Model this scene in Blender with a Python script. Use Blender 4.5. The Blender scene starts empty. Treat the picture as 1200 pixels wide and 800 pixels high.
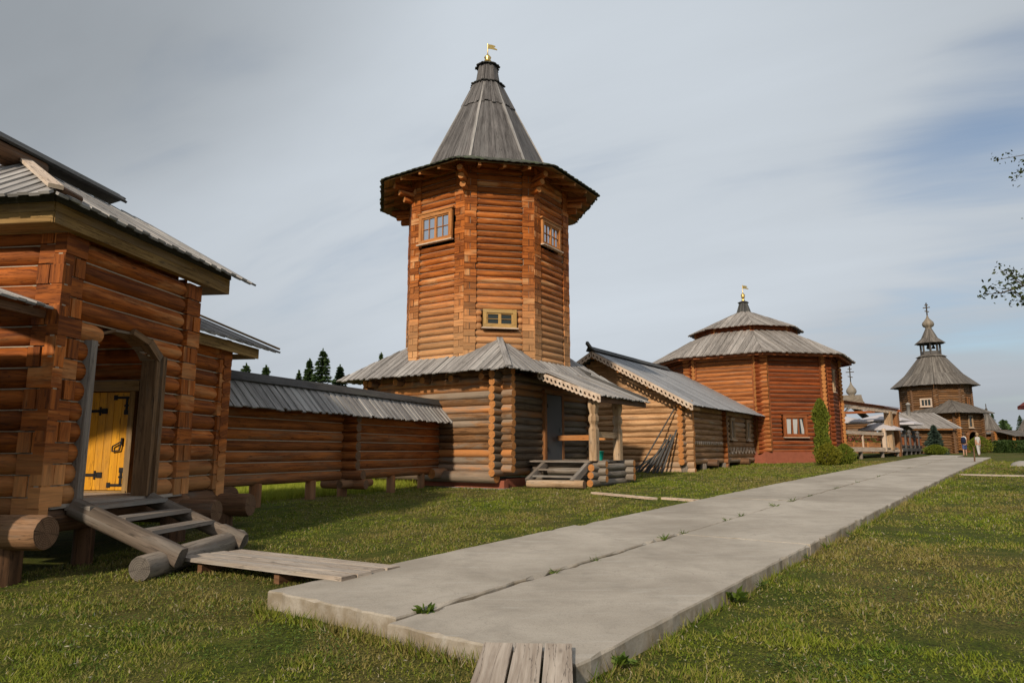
import bpy, math, random
import numpy as np
from mathutils import Vector, Matrix

random.seed(7)
R = math.radians
sc = bpy.context.scene
col = sc.collection

# ------------------------------------------------------------------ camera
PITCH = math.atan(128 / 800)
EYE = 1.65
cam_d = bpy.data.cameras.new('camera')
cam_d.sensor_width = 36.0
cam_d.lens = 24.0
cam_d.clip_start = 0.05
cam_d.clip_end = 3000
cam = bpy.data.objects.new('camera', cam_d)
cam.location = (0, 0, EYE)
cam.rotation_euler = (R(90) + PITCH, 0, 0)
col.objects.link(cam)
sc.camera = cam

# ------------------------------------------------------------------ sun and sky
SUN_AZ, SUN_EL = 204.0, 29.0
sun_d = bpy.data.lights.new('sun', 'SUN')
sun_d.energy = 3.2
sun_d.angle = R(2.5)
sun_d.color = (1.0, 0.87, 0.70)
sun = bpy.data.objects.new('sun', sun_d)
_sd = Vector((math.sin(R(SUN_AZ)) * math.cos(R(SUN_EL)), math.cos(R(SUN_AZ)) * math.cos(R(SUN_EL)), math.sin(R(SUN_EL))))
sun.rotation_euler = _sd.to_track_quat('Z', 'Y').to_euler()
sun.location = (-20, -30, 40)
col.objects.link(sun)

world = bpy.data.worlds.new('World')
sc.world = world
world.use_nodes = True


class NT:
    """small helper round a node tree"""
    def __init__(s, tree):
        s.t = tree
        s.t.nodes.clear()

    def n(s, kind, **kw):
        nd = s.t.nodes.new(kind)
        ins = kw.pop('ins', {})
        for k, v in kw.items():
            setattr(nd, k, v)
        for k, v in ins.items():
            s.put(nd.inputs[k], v)
        return nd

    def put(s, sock, v):
        if isinstance(v, bpy.types.NodeSocket):
            s.t.links.new(v, sock)
        else:
            if hasattr(sock.default_value, '__len__') and len(sock.default_value) == 4 and len(v) == 3:
                v = tuple(v) + (1.0,)
            sock.default_value = v

    def math(s, op, a, b=None, c=None, clamp=False):
        nd = s.t.nodes.new('ShaderNodeMath')
        nd.operation = op
        nd.use_clamp = clamp
        s.put(nd.inputs[0], a)
        if b is not None: s.put(nd.inputs[1], b)
        if c is not None: s.put(nd.inputs[2], c)
        return nd.outputs[0]

    def mix(s, f, a, b, mode='MIX'):
        nd = s.t.nodes.new('ShaderNodeMix')
        nd.data_type = 'RGBA'
        nd.blend_type = mode
        s.put(nd.inputs[0], f)
        s.put(nd.inputs[6], a)
        s.put(nd.inputs[7], b)
        return nd.outputs[2]

    def step(s, x, lo, hi, to0=0.0, to1=1.0):
        nd = s.t.nodes.new('ShaderNodeMapRange')
        nd.interpolation_type = 'SMOOTHSTEP'
        s.put(nd.inputs[0], x)
        nd.inputs[1].default_value = lo
        nd.inputs[2].default_value = hi
        nd.inputs[3].default_value = to0
        nd.inputs[4].default_value = to1
        return nd.outputs[0]

    def noise(s, vec, scale, detail=4, rough=0.55, dist=0.0):
        nd = s.t.nodes.new('ShaderNodeTexNoise')
        if vec is not None: s.put(nd.inputs['Vector'], vec)
        nd.inputs['Scale'].default_value = scale
        nd.inputs['Detail'].default_value = detail
        nd.inputs['Roughness'].default_value = rough
        nd.inputs['Distortion'].default_value = dist
        return nd.outputs[0]

    def mapping(s, vec, scale=(1, 1, 1), loc=(0, 0, 0), rot=(0, 0, 0)):
        nd = s.t.nodes.new('ShaderNodeMapping')
        s.put(nd.inputs['Vector'], vec)
        nd.inputs['Scale'].default_value = scale
        nd.inputs['Location'].default_value = loc
        nd.inputs['Rotation'].default_value = rot
        return nd.outputs[0]


def pix_dir(az, el):
    return (math.sin(R(az)) * math.cos(R(el)), math.cos(R(az)) * math.cos(R(el)), math.sin(R(el)))


def make_world():
    T = NT(world.node_tree)
    sky = T.n('ShaderNodeTexSky', sky_type='NISHITA')
    sky.sun_disc = False
    sky.sun_elevation = R(SUN_EL)
    sky.sun_rotation = R(SUN_AZ)
    sky.air_density = 1.0
    sky.dust_density = 1.5
    sky.ozone_density = 1.0
    tc = T.n('ShaderNodeTexCoord')
    d = tc.outputs['Generated']
    sep = T.n('ShaderNodeSeparateXYZ', ins={0: d})
    zz = T.math('ADD', T.math('MAXIMUM', sep.outputs[2], 0.0), 0.22)
    px = T.math('DIVIDE', sep.outputs[0], zz)
    py = T.math('DIVIDE', sep.outputs[1], zz)
    pl = T.n('ShaderNodeCombineXYZ', ins={0: px, 1: py, 2: 0.0}).outputs[0]
    big = T.noise(T.mapping(T.mapping(pl, rot=(0, 0, R(33))), (0.55, 1.35, 1), (3.1, 1.7, 0)), 1.0, 5, 0.5, 0.4)
    fine = T.noise(T.mapping(T.mapping(pl, rot=(0, 0, R(29))), (0.8, 3.0, 1), (7.7, 2.2, 0)), 1.4, 7, 0.55, 0.5)

    def lobe(az, el, p0, p1):
        nd = T.n('ShaderNodeVectorMath', operation='DOT_PRODUCT', ins={0: d, 1: pix_dir(az, el)})
        return T.step(nd.outputs['Value'], math.cos(R(p0)), math.cos(R(p1)))
    gap = lobe(41, 15, 17, 3)                     # thinner cloud to the right
    gap2 = lobe(-40, 40, 30, 5)
    cover = T.math('ADD', T.math('MULTIPLY', big, 0.9), T.math('MULTIPLY', fine, 0.6))
    cover = T.math('SUBTRACT', cover, T.math('MULTIPLY', gap, 0.33))
    cover = T.step(cover, 0.20, 0.66)
    bright = T.math('ADD', 0.765, T.math('MULTIPLY', T.step(big, 0.25, 0.75), 0.12))
    bright = T.math('ADD', bright, T.math('MULTIPLY', T.math('SUBTRACT', fine, 0.5), 0.12))
    bright = T.math('ADD', bright, T.math('MULTIPLY', lobe(1, 22, 40, 4), 0.22))
    bright = T.math('SUBTRACT', bright, T.math('MULTIPLY', gap2, 0.34))
    low = T.step(sep.outputs[2], 0.02, 0.22, 0.13, 0.0)
    bright = T.math('SUBTRACT', bright, low)
    cl = T.n('ShaderNodeVectorMath', operation='SCALE', ins={0: (0.885, 0.965, 1.05)})
    T.put(cl.inputs['Scale'], T.math('MULTIPLY', bright, 5.4))
    skyb = T.mix(0.35, T.n('ShaderNodeVectorMath', operation='SCALE', ins={0: sky.outputs[0], 'Scale': 1.0}).outputs[0], (2.5, 2.95, 3.6))
    c = T.mix(cover, skyb, cl.outputs[0])
    bg = T.n('ShaderNodeBackground', ins={'Color': c, 'Strength': 0.1})
    out = T.n('ShaderNodeOutputWorld')
    T.t.links.new(bg.outputs[0], out.inputs[0])


make_world()
sc.view_settings.view_transform = 'Standard'
sc.view_settings.look = 'None'
sc.view_settings.exposure = 0.27
sc.view_settings.gamma = 1.0
sc.view_settings.use_curve_mapping = False
sc.cycles.use_denoising = True
sc.cycles.max_bounces = 5
sc.cycles.diffuse_bounces = 3


# ------------------------------------------------------------------ materials
def principled(T, color, rough=0.75, spec=0.25, metal=0.0, normal=None):
    b = T.n('ShaderNodeBsdfPrincipled')
    T.put(b.inputs['Base Color'], color)
    T.put(b.inputs['Roughness'], rough)
    T.put(b.inputs['Specular IOR Level'], spec)
    T.put(b.inputs['Metallic'], metal)
    if normal is not None: T.put(b.inputs['Normal'], normal)
    o = T.n('ShaderNodeOutputMaterial')
    T.t.links.new(b.outputs[0], o.inputs[0])
    return b


def new_mat(name):
    m = bpy.data.materials.new(name)
    m.use_nodes = True
    return m, NT(m.node_tree)


def wood(name, dark, light, weather=(0.2, 0.19, 0.17), wamt=0.3, grain=16.0, var=0.35, odd=None, oddamt=0.0, low=None, bump=0.35, rough=0.72, spec=0.22):
    """dark/light: grain colours; weather: grey patches; odd: colour of replaced pieces; low: (z0, z1) weathering that climbs from the damp ground"""
    m, T = new_mat(name)
    uv = T.n('ShaderNodeTexCoord').outputs['UV']
    geo = T.n('ShaderNodeNewGeometry')
    rnd = geo.outputs['Random Per Island']
    g1 = T.noise(T.mapping(uv, (1.1, grain, 1)), 1.0, 7, 0.62, 0.6)
    g2 = T.noise(T.mapping(uv, (0.45, 3.0, 1)), 1.0, 4, 0.55, 0.3)
    g3 = T.noise(T.mapping(uv, (3.0, grain * 4.5, 1)), 1.0, 3, 0.6)
    f = T.step(T.math('ADD', T.math('MULTIPLY', g1, 0.6), T.math('MULTIPLY', g2, 0.4)), 0.33, 0.68)
    c = T.mix(f, dark, light)
    # knots
    kv = T.n('ShaderNodeTexVoronoi', ins={'Vector': T.mapping(uv, (1.6, 5.5, 1)), 'Scale': 1.0})
    k = T.step(kv.outputs['Distance'], 0.05, 0.13, 0.75, 0.0)
    c = T.mix(k, c, tuple(x * 0.35 for x in dark))
    # long drying cracks
    cr = T.noise(T.mapping(uv, (0.55, 11.0, 1), (4.2, 9.1, 0)), 1.0, 5, 0.6, 0.2)
    crk = T.math('SUBTRACT', 1.0, T.step(T.math('ABSOLUTE', T.math('SUBTRACT', cr, 0.5)), 0.0, 0.014))
    c = T.mix(T.math('MULTIPLY', crk, 0.7), c, tuple(x * 0.22 for x in dark))
    if odd:
        c = T.mix(T.step(T.math('FRACT', T.math('MULTIPLY', rnd, 7.31)), 1 - oddamt, 1 - oddamt + 0.02), c, odd)
    wn = T.noise(T.mapping(uv, (0.5, 2.2, 1), (1.3, 5.5, 0)), 1.0, 6, 0.65, 0.4)
    w = T.math('ADD', wn, T.math('MULTIPLY', T.math('SUBTRACT', rnd, 0.5), 0.25))
    w = T.step(w, 0.62 - 0.3 * wamt, 0.80 - 0.3 * wamt)
    w = T.math('MULTIPLY', w, min(1.0, 0.35 + wamt))
    if low:
        z = T.n('ShaderNodeSeparateXYZ', ins={0: geo.outputs['Position']}).outputs[2]
        lo = T.step(T.math('ADD', z, T.math('MULTIPLY', T.math('SUBTRACT', wn, 0.5), 2.0)), low[0], low[1], 0.75, 0.0)
        w = T.math('MAXIMUM', w, lo)
    c = T.mix(w, c, T.mix(g1, tuple(x * 0.6 for x in weather), tuple(x * 1.35 for x in weather)))
    val = T.math('ADD', 1 - var / 2, T.math('MULTIPLY', rnd, var))
    val = T.math('MULTIPLY', val, T.math('ADD', 0.86, T.math('MULTIPLY', g3, 0.28)))
    c = T.mix(1.0, c, T.n('ShaderNodeCombineColor', ins={0: val, 1: val, 2: val}).outputs[0], 'MULTIPLY')
    h = T.math('ADD', T.math('MULTIPLY', g1, 0.7), T.math('SUBTRACT', T.math('MULTIPLY', g3, 0.4), T.math('MULTIPLY', crk, 0.8)))
    bp = T.n('ShaderNodeBump', ins={'Strength': bump, 'Distance': 0.02, 'Height': h})
    principled(T, c, rough, spec, 0.0, bp.outputs[0])
    return m


def endgrain(name, a, b):
    m, T = new_mat(name)
    uv = T.n('ShaderNodeTexCoord').outputs['UV']
    ln = T.n('ShaderNodeVectorMath', operation='LENGTH', ins={0: uv})
    nz = T.noise(uv, 9.0, 4, 0.6)
    rings = T.math('SINE', T.math('ADD', T.math('MULTIPLY', ln.outputs['Value'], 260.0), T.math('MULTIPLY', nz, 9.0)))
    f = T.math('MULTIPLY_ADD', rings, 0.28, T.math('MULTIPLY', nz, 1.0), clamp=True)
    ang = T.noise(T.n('ShaderNodeVectorMath', operation='NORMALIZE', ins={0: uv}).outputs[0], 3.0, 3, 0.6)
    crk = T.math('SUBTRACT', 1.0, T.step(T.math('ABSOLUTE', T.math('SUBTRACT', ang, 0.5)), 0.0, 0.02))
    c = T.mix(f, a, b)
    c = T.mix(T.math('MULTIPLY', crk, 0.7), c, tuple(x * 0.2 for x in a))
    principled(T, c, 0.8, 0.2)
    return m


def plain(name, colr, rough=0.6, spec=0.3, metal=0.0, vary=0.15, scale=6.0):
    m, T = new_mat(name)
    pos = T.n('ShaderNodeTexCoord').outputs['Object']
    nz = T.noise(pos, scale, 5, 0.6)
    c = T.mix(nz, tuple(x * (1 - vary) for x in colr), tuple(min(1, x * (1 + vary)) for x in colr))
    bp = T.n('ShaderNodeBump', ins={'Strength': 0.15, 'Distance': 0.01, 'Height': T.noise(pos, scale * 8, 3)})
    principled(T, c, T.math('MULTIPLY_ADD', nz, 0.2, rough - 0.1), spec, metal, bp.outputs[0])
    return m


def leaf(name, c0, c1, c2=None, trans=0.25):
    m, T = new_mat(name)
    geo = T.n('ShaderNodeNewGeometry')
    rnd = geo.outputs['Random Per Island']
    c = T.mix(rnd, c0, c1)
    if c2:
        nz = T.noise(geo.outputs['Position'], 0.9, 4, 0.6)
        c = T.mix(T.step(T.math('ADD', nz, T.math('MULTIPLY', T.math('SUBTRACT', rnd, 0.5), 0.3)), 0.46, 0.66), c, c2)
    b = T.n('ShaderNodeBsdfPrincipled', ins={'Base Color': c, 'Roughness': 0.6, 'Specular IOR Level': 0.25})
    t = T.n('ShaderNodeBsdfTranslucent', ins={'Color': c})
    mx = T.n('ShaderNodeMixShader', ins={0: trans, 1: b.outputs[0], 2: t.outputs[0]})
    o = T.n('ShaderNodeOutputMaterial')
    T.t.links.new(mx.outputs[0], o.inputs[0])
    return m


M = {}
M['gate_log'] = wood('stained_log', (0.11, 0.025, 0.004), (0.47, 0.130, 0.019), (0.50, 0.24, 0.09), 0.22, 13, 0.6, low=(0.9, 2.0))
M['wall_log'] = wood('wall_log', (0.14, 0.038, 0.008), (0.45, 0.140, 0.028), (0.22, 0.13, 0.07), 0.22, 13, 0.5, low=(0.7, 1.5))
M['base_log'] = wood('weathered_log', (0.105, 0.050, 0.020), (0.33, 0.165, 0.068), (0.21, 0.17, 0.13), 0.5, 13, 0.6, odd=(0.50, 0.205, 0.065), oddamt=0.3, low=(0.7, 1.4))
M['oct_log'] = wood('orange_log', (0.15, 0.034, 0.005), (0.55, 0.160, 0.025), (0.52, 0.30, 0.14), 0.26, 13, 0.6, low=(4.5, 8.2))
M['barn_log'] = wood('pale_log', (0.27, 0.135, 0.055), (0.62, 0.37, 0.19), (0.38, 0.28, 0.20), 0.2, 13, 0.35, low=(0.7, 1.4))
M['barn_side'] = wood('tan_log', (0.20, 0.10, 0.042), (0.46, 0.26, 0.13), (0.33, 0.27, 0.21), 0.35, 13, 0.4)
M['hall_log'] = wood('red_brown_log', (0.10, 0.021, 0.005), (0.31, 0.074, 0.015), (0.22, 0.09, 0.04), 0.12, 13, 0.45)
M['church_log'] = wood('old_log', (0.085, 0.043, 0.018), (0.24, 0.115, 0.045), (0.15, 0.11, 0.08), 0.35, 13, 0.4)
M['sill_log'] = wood('sill_log', (0.11, 0.055, 0.028), (0.30, 0.165, 0.085), (0.22, 0.185, 0.15), 0.4, 13, 0.3)
M['grey_log'] = wood('grey_log', (0.115, 0.088, 0.066), (0.30, 0.25, 0.20), (0.22, 0.20, 0.175), 0.45, 13, 0.3)
M['dark_log'] = wood('dark_log', (0.07, 0.034, 0.016), (0.20, 0.10, 0.05), (0.12, 0.095, 0.075), 0.3, 13, 0.3)
M['roof'] = wood('grey_roof_board', (0.16, 0.15, 0.142), (0.42, 0.395, 0.375), (0.28, 0.27, 0.255), 0.4, 22, 0.55, bump=0.25)
M['roof_dark'] = wood('dark_roof_board', (0.040, 0.039, 0.038), (0.098, 0.094, 0.090), (0.085, 0.088, 0.072), 0.3, 22, 0.4, bump=0.25)
M['roof_blue'] = wood('bluish_roof_board', (0.18, 0.18, 0.185), (0.40, 0.395, 0.40), (0.28, 0.28, 0.285), 0.4, 22, 0.5, bump=0.25)
M['jamb'] = wood('brown_jamb', (0.085, 0.045, 0.020), (0.24, 0.135, 0.065), (0.16, 0.13, 0.10), 0.4, 18, 0.2)
M['board'] = wood('yellow_board', (0.17, 0.095, 0.03), (0.38, 0.235, 0.085), (0.20, 0.14, 0.085), 0.4, 18, 0.2)
M['orange_board'] = wood('orange_board', (0.27, 0.095, 0.026), (0.60, 0.265, 0.085), (0.35, 0.2, 0.1), 0.15, 18, 0.2)
M['pale_board'] = wood('pale_board', (0.44, 0.32, 0.23), (0.68, 0.54, 0.42), (0.50, 0.44, 0.38), 0.3, 18, 0.15)
M['deck_board'] = wood('walkway_board', (0.25, 0.195, 0.15), (0.52, 0.44, 0.36), (0.34, 0.305, 0.27), 0.4, 20, 0.25, bump=0.3)
M['stair_board'] = wood('stair_board', (0.11, 0.088, 0.068), (0.29, 0.24, 0.20), (0.23, 0.215, 0.195), 0.5, 20, 0.25)
M['yellow'] = wood('yellow_painted_board', (0.56, 0.235, 0.006), (0.76, 0.36, 0.010), (0.42, 0.20, 0.03), 0.3, 20, 0.1, bump=0.15, rough=0.5, spec=0.35)
M['end'] = endgrain('orange_end_grain', (0.32, 0.115, 0.03), (0.58, 0.26, 0.085))
M['end_dark'] = endgrain('brown_end_grain', (0.085, 0.045, 0.024), (0.22, 0.125, 0.07))
M['end_grey'] = endgrain('grey_end_grain', (0.07, 0.058, 0.048), (0.17, 0.145, 0.12))
M['stringer'] = wood('stringer_log', (0.075, 0.055, 0.040), (0.20, 0.155, 0.12), (0.16, 0.14, 0.12), 0.4, 13, 0.2)
M['end_pale'] = endgrain('pale_end_grain', (0.30, 0.24, 0.19), (0.55, 0.47, 0.39))
M['caulk'] = plain('jute_caulking', (0.38, 0.31, 0.23), 0.95, 0.1, 0, 0.3, 14)
M['iron'] = plain('black_iron', (0.012, 0.011, 0.011), 0.55, 0.4, 0.3)
M['steel'] = plain('grey_steel', (0.055, 0.057, 0.062), 0.55, 0.3, 0.0, 0.25, 3)
M['gold'] = plain('gilded_metal', (0.75, 0.50, 0.16), 0.3, 0.5, 1.0, 0.1)
M['brick'] = plain('red_brick', (0.27, 0.085, 0.048), 0.85, 0.2, 0, 0.3, 5)
M['cement'] = plain('grey_cement', (0.26, 0.245, 0.225), 0.9, 0.2, 0, 0.2, 3)
M['white'] = plain('white_cloth', (0.72, 0.71, 0.70), 0.9, 0.1, 0, 0.05)
M['curtain'] = plain('curtain_cloth', (0.42, 0.42, 0.41), 0.9, 0.1, 0, 0.05)
M['maroon_board'] = wood('dark_red_board', (0.07, 0.016, 0.014), (0.20, 0.05, 0.04), (0.12, 0.06, 0.05), 0.1, 15, 0.2)
M['canopy'] = plain('canopy_cloth', (0.48, 0.45, 0.46), 0.9, 0.1, 0, 0.05)
M['window_wood'] = wood('yellow_window_wood', (0.30, 0.165, 0.05), (0.52, 0.33, 0.12), (0.35, 0.25, 0.12), 0.2, 18, 0.15)
M['teal'] = plain('teal_plastic', (0.01, 0.30, 0.22), 0.4, 0.4)
M['cross'] = plain('dark_bronze', (0.06, 0.045, 0.03), 0.5, 0.4, 0.5)
M['thatch'] = wood('onion_shingle', (0.11, 0.085, 0.06), (0.29, 0.24, 0.185), (0.2, 0.18, 0.15), 0.4, 10, 0.3)


def glass_mat(name, colr, metal, rough=0.06):
    m, T = new_mat(name)
    pos = T.n('ShaderNodeTexCoord').outputs['Object']
    bp = T.n('ShaderNodeBump', ins={'Strength': 0.04, 'Distance': 0.02, 'Height': T.noise(pos, 2.0, 2)})
    principled(T, colr, rough, 0.5, metal, bp.outputs[0])
    return m


M['glass'] = glass_mat('window_glass', (0.50, 0.55, 0.62), 0.85)
M['glass_dark'] = glass_mat('dark_window_glass', (0.02, 0.028, 0.026), 0.0)


def concrete():
    m, T = new_mat('concrete')
    geo = T.n('ShaderNodeNewGeometry')
    p = geo.outputs['Position']
    a = T.noise(p, 0.55, 6, 0.62, 0.3)
    b = T.noise(p, 3.2, 6, 0.65, 0.2)
    g = T.noise(p, 55.0, 4, 0.7)
    # streaks left by the trowel, across the slab
    st = T.noise(T.mapping(p, (1.2, 9.0, 1), (0, 0, 0), (0, 0, R(37.6))), 1.0, 4, 0.6, 0.4)
    c = T.mix(T.step(a, 0.32, 0.68), (0.30, 0.262, 0.215), (0.44, 0.392, 0.33))
    c = T.mix(T.step(b, 0.48, 0.70, 0, 0.35), c, (0.235, 0.21, 0.175))
    c = T.mix(T.step(st, 0.55, 0.75, 0, 0.35), c, (0.50, 0.47, 0.42))
    vd = T.n('ShaderNodeTexVoronoi', feature='DISTANCE_TO_EDGE', ins={'Vector': T.n('ShaderNodeVectorMath', operation='ADD', ins={0: p, 1: T.n('ShaderNodeCombineXYZ', ins={0: T.math('MULTIPLY', b, 0.6), 1: T.math('MULTIPLY', a, 1.0), 2: 0.0}).outputs[0]}).outputs[0], 'Scale': 0.42})
    crack = T.step(vd.outputs['Distance'], 0.0, 0.004, 0.3, 0.0)
    crack = T.math('MULTIPLY', crack, T.step(a, 0.48, 0.56))
    c = T.mix(crack, c, (0.10, 0.09, 0.075))
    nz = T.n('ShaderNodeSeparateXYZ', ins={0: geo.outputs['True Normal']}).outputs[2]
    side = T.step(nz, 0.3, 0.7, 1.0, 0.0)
    shade_dirt = T.math('MULTIPLY', side, T.step(b, 0.30, 0.62))  # shade of the side faces put into the colour, mixed with dirt
    c = T.mix(T.math('MULTIPLY', shade_dirt, 0.8), c, (0.20, 0.155, 0.10))
    c = T.mix(T.math('MULTIPLY', T.step(g, 0.52, 0.70), 0.45), c, (0.17, 0.155, 0.135))
    h = T.math('ADD', T.math('MULTIPLY', b, 0.5), T.math('ADD', T.math('MULTIPLY', g, 0.35), T.math('MULTIPLY', st, 0.4)))
    bp = T.n('ShaderNodeBump', ins={'Strength': 0.45, 'Distance': 0.02, 'Height': h})
    principled(T, c, 0.88, 0.2, 0.0, bp.outputs[0])
    return m


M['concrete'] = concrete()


def soil():
    m, T = new_mat('lawn_soil')
    p = T.n('ShaderNodeNewGeometry').outputs['Position']
    a = T.noise(p, 0.35, 6, 0.62, 0.5)
    b = T.noise(p, 3.5, 6, 0.7)
    f = T.noise(p, 38.0, 5, 0.75)
    c = T.mix(T.step(b, 0.3, 0.7), (0.062, 0.088, 0.010), (0.145, 0.162, 0.022))
    c = T.mix(T.step(T.math('ADD', a, T.math('MULTIPLY', b, 0.4)), 0.62, 0.84, 0, 0.8), c, (0.19, 0.14, 0.05))
    c = T.mix(T.step(f, 0.36, 0.62), (0.030, 0.034, 0.009), c)
    bp = T.n('ShaderNodeBump', ins={'Strength': 0.8, 'Distance': 0.03, 'Height': T.math('ADD', f, b)})
    principled(T, c, 0.95, 0.1, 0.0, bp.outputs[0])
    return m


M['soil'] = soil()


def grass_mat():
    m, T = new_mat('mown_grass')
    geo = T.n('ShaderNodeNewGeometry')
    p = geo.outputs['Position']
    rnd = geo.outputs['Random Per Island']
    a = T.noise(p, 0.33, 6, 0.62, 0.5)
    b = T.noise(p, 2.1, 5, 0.65, 0.4)
    c = T.mix(rnd, (0.120, 0.168, 0.010), (0.280, 0.305, 0.032))
    c = T.mix(T.step(b, 0.48, 0.62, 0, 0.85), c, T.mix(rnd, (0.042, 0.098, 0.008), (0.11, 0.185, 0.018)))
    dry = T.math('ADD', T.math('MULTIPLY', a, 0.8), T.math('MULTIPLY', T.math('ADD', b, rnd), 0.25))
    c = T.mix(T.step(dry, 0.56, 0.76, 0, 0.85), c, T.mix(rnd, (0.24, 0.165, 0.055), (0.30, 0.235, 0.085)))
    c = T.mix(T.step(T.math('FRACT', T.math('MULTIPLY', rnd, 13.7)), 0.95, 0.96), c, (0.36, 0.31, 0.20))
    bs = T.n('ShaderNodeBsdfPrincipled', ins={'Base Color': c, 'Roughness': 0.65, 'Specular IOR Level': 0.2})
    t = T.n('ShaderNodeBsdfTranslucent', ins={'Color': c})
    mx = T.n('ShaderNodeMixShader', ins={0: 0.3, 1: bs.outputs[0], 2: t.outputs[0]})
    o = T.n('ShaderNodeOutputMaterial')
    T.t.links.new(mx.outputs[0], o.inputs[0])
    return m


M['grass'] = grass_mat()
M['spruce'] = leaf('spruce_needles', (0.022, 0.050, 0.014), (0.060, 0.100, 0.028), None, 0.12)
M['bluespruce'] = leaf('blue_spruce_needles', (0.03, 0.05, 0.035), (0.06, 0.09, 0.065), None, 0.1)
M['thuja'] = leaf('thuja_sprays', (0.075, 0.11, 0.012), (0.20, 0.22, 0.025), None, 0.25)
M['thuja_gold'] = leaf('golden_thuja_sprays', (0.10, 0.11, 0.010), (0.25, 0.225, 0.022), None, 0.25)
M['hedge'] = leaf('hedge_leaves', (0.022, 0.048, 0.009), (0.055, 0.088, 0.018), None, 0.2)
M['birch'] = leaf('tree_leaves', (0.020, 0.032, 0.008), (0.06, 0.075, 0.018), None, 0.2)
M['weed'] = leaf('weed_leaves', (0.045, 0.085, 0.010), (0.12, 0.17, 0.022), None, 0.25)
M['flower'] = leaf('flower_petals', (0.30, 0.02, 0.03), (0.55, 0.12, 0.12), None, 0.2)
M['bark'] = wood('bark', (0.045, 0.033, 0.024), (0.13, 0.10, 0.075), (0.12, 0.11, 0.10), 0.3, 6, 0.2)


# ------------------------------------------------------------------ mesh building
def V(*a): return Vector(a)


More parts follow.
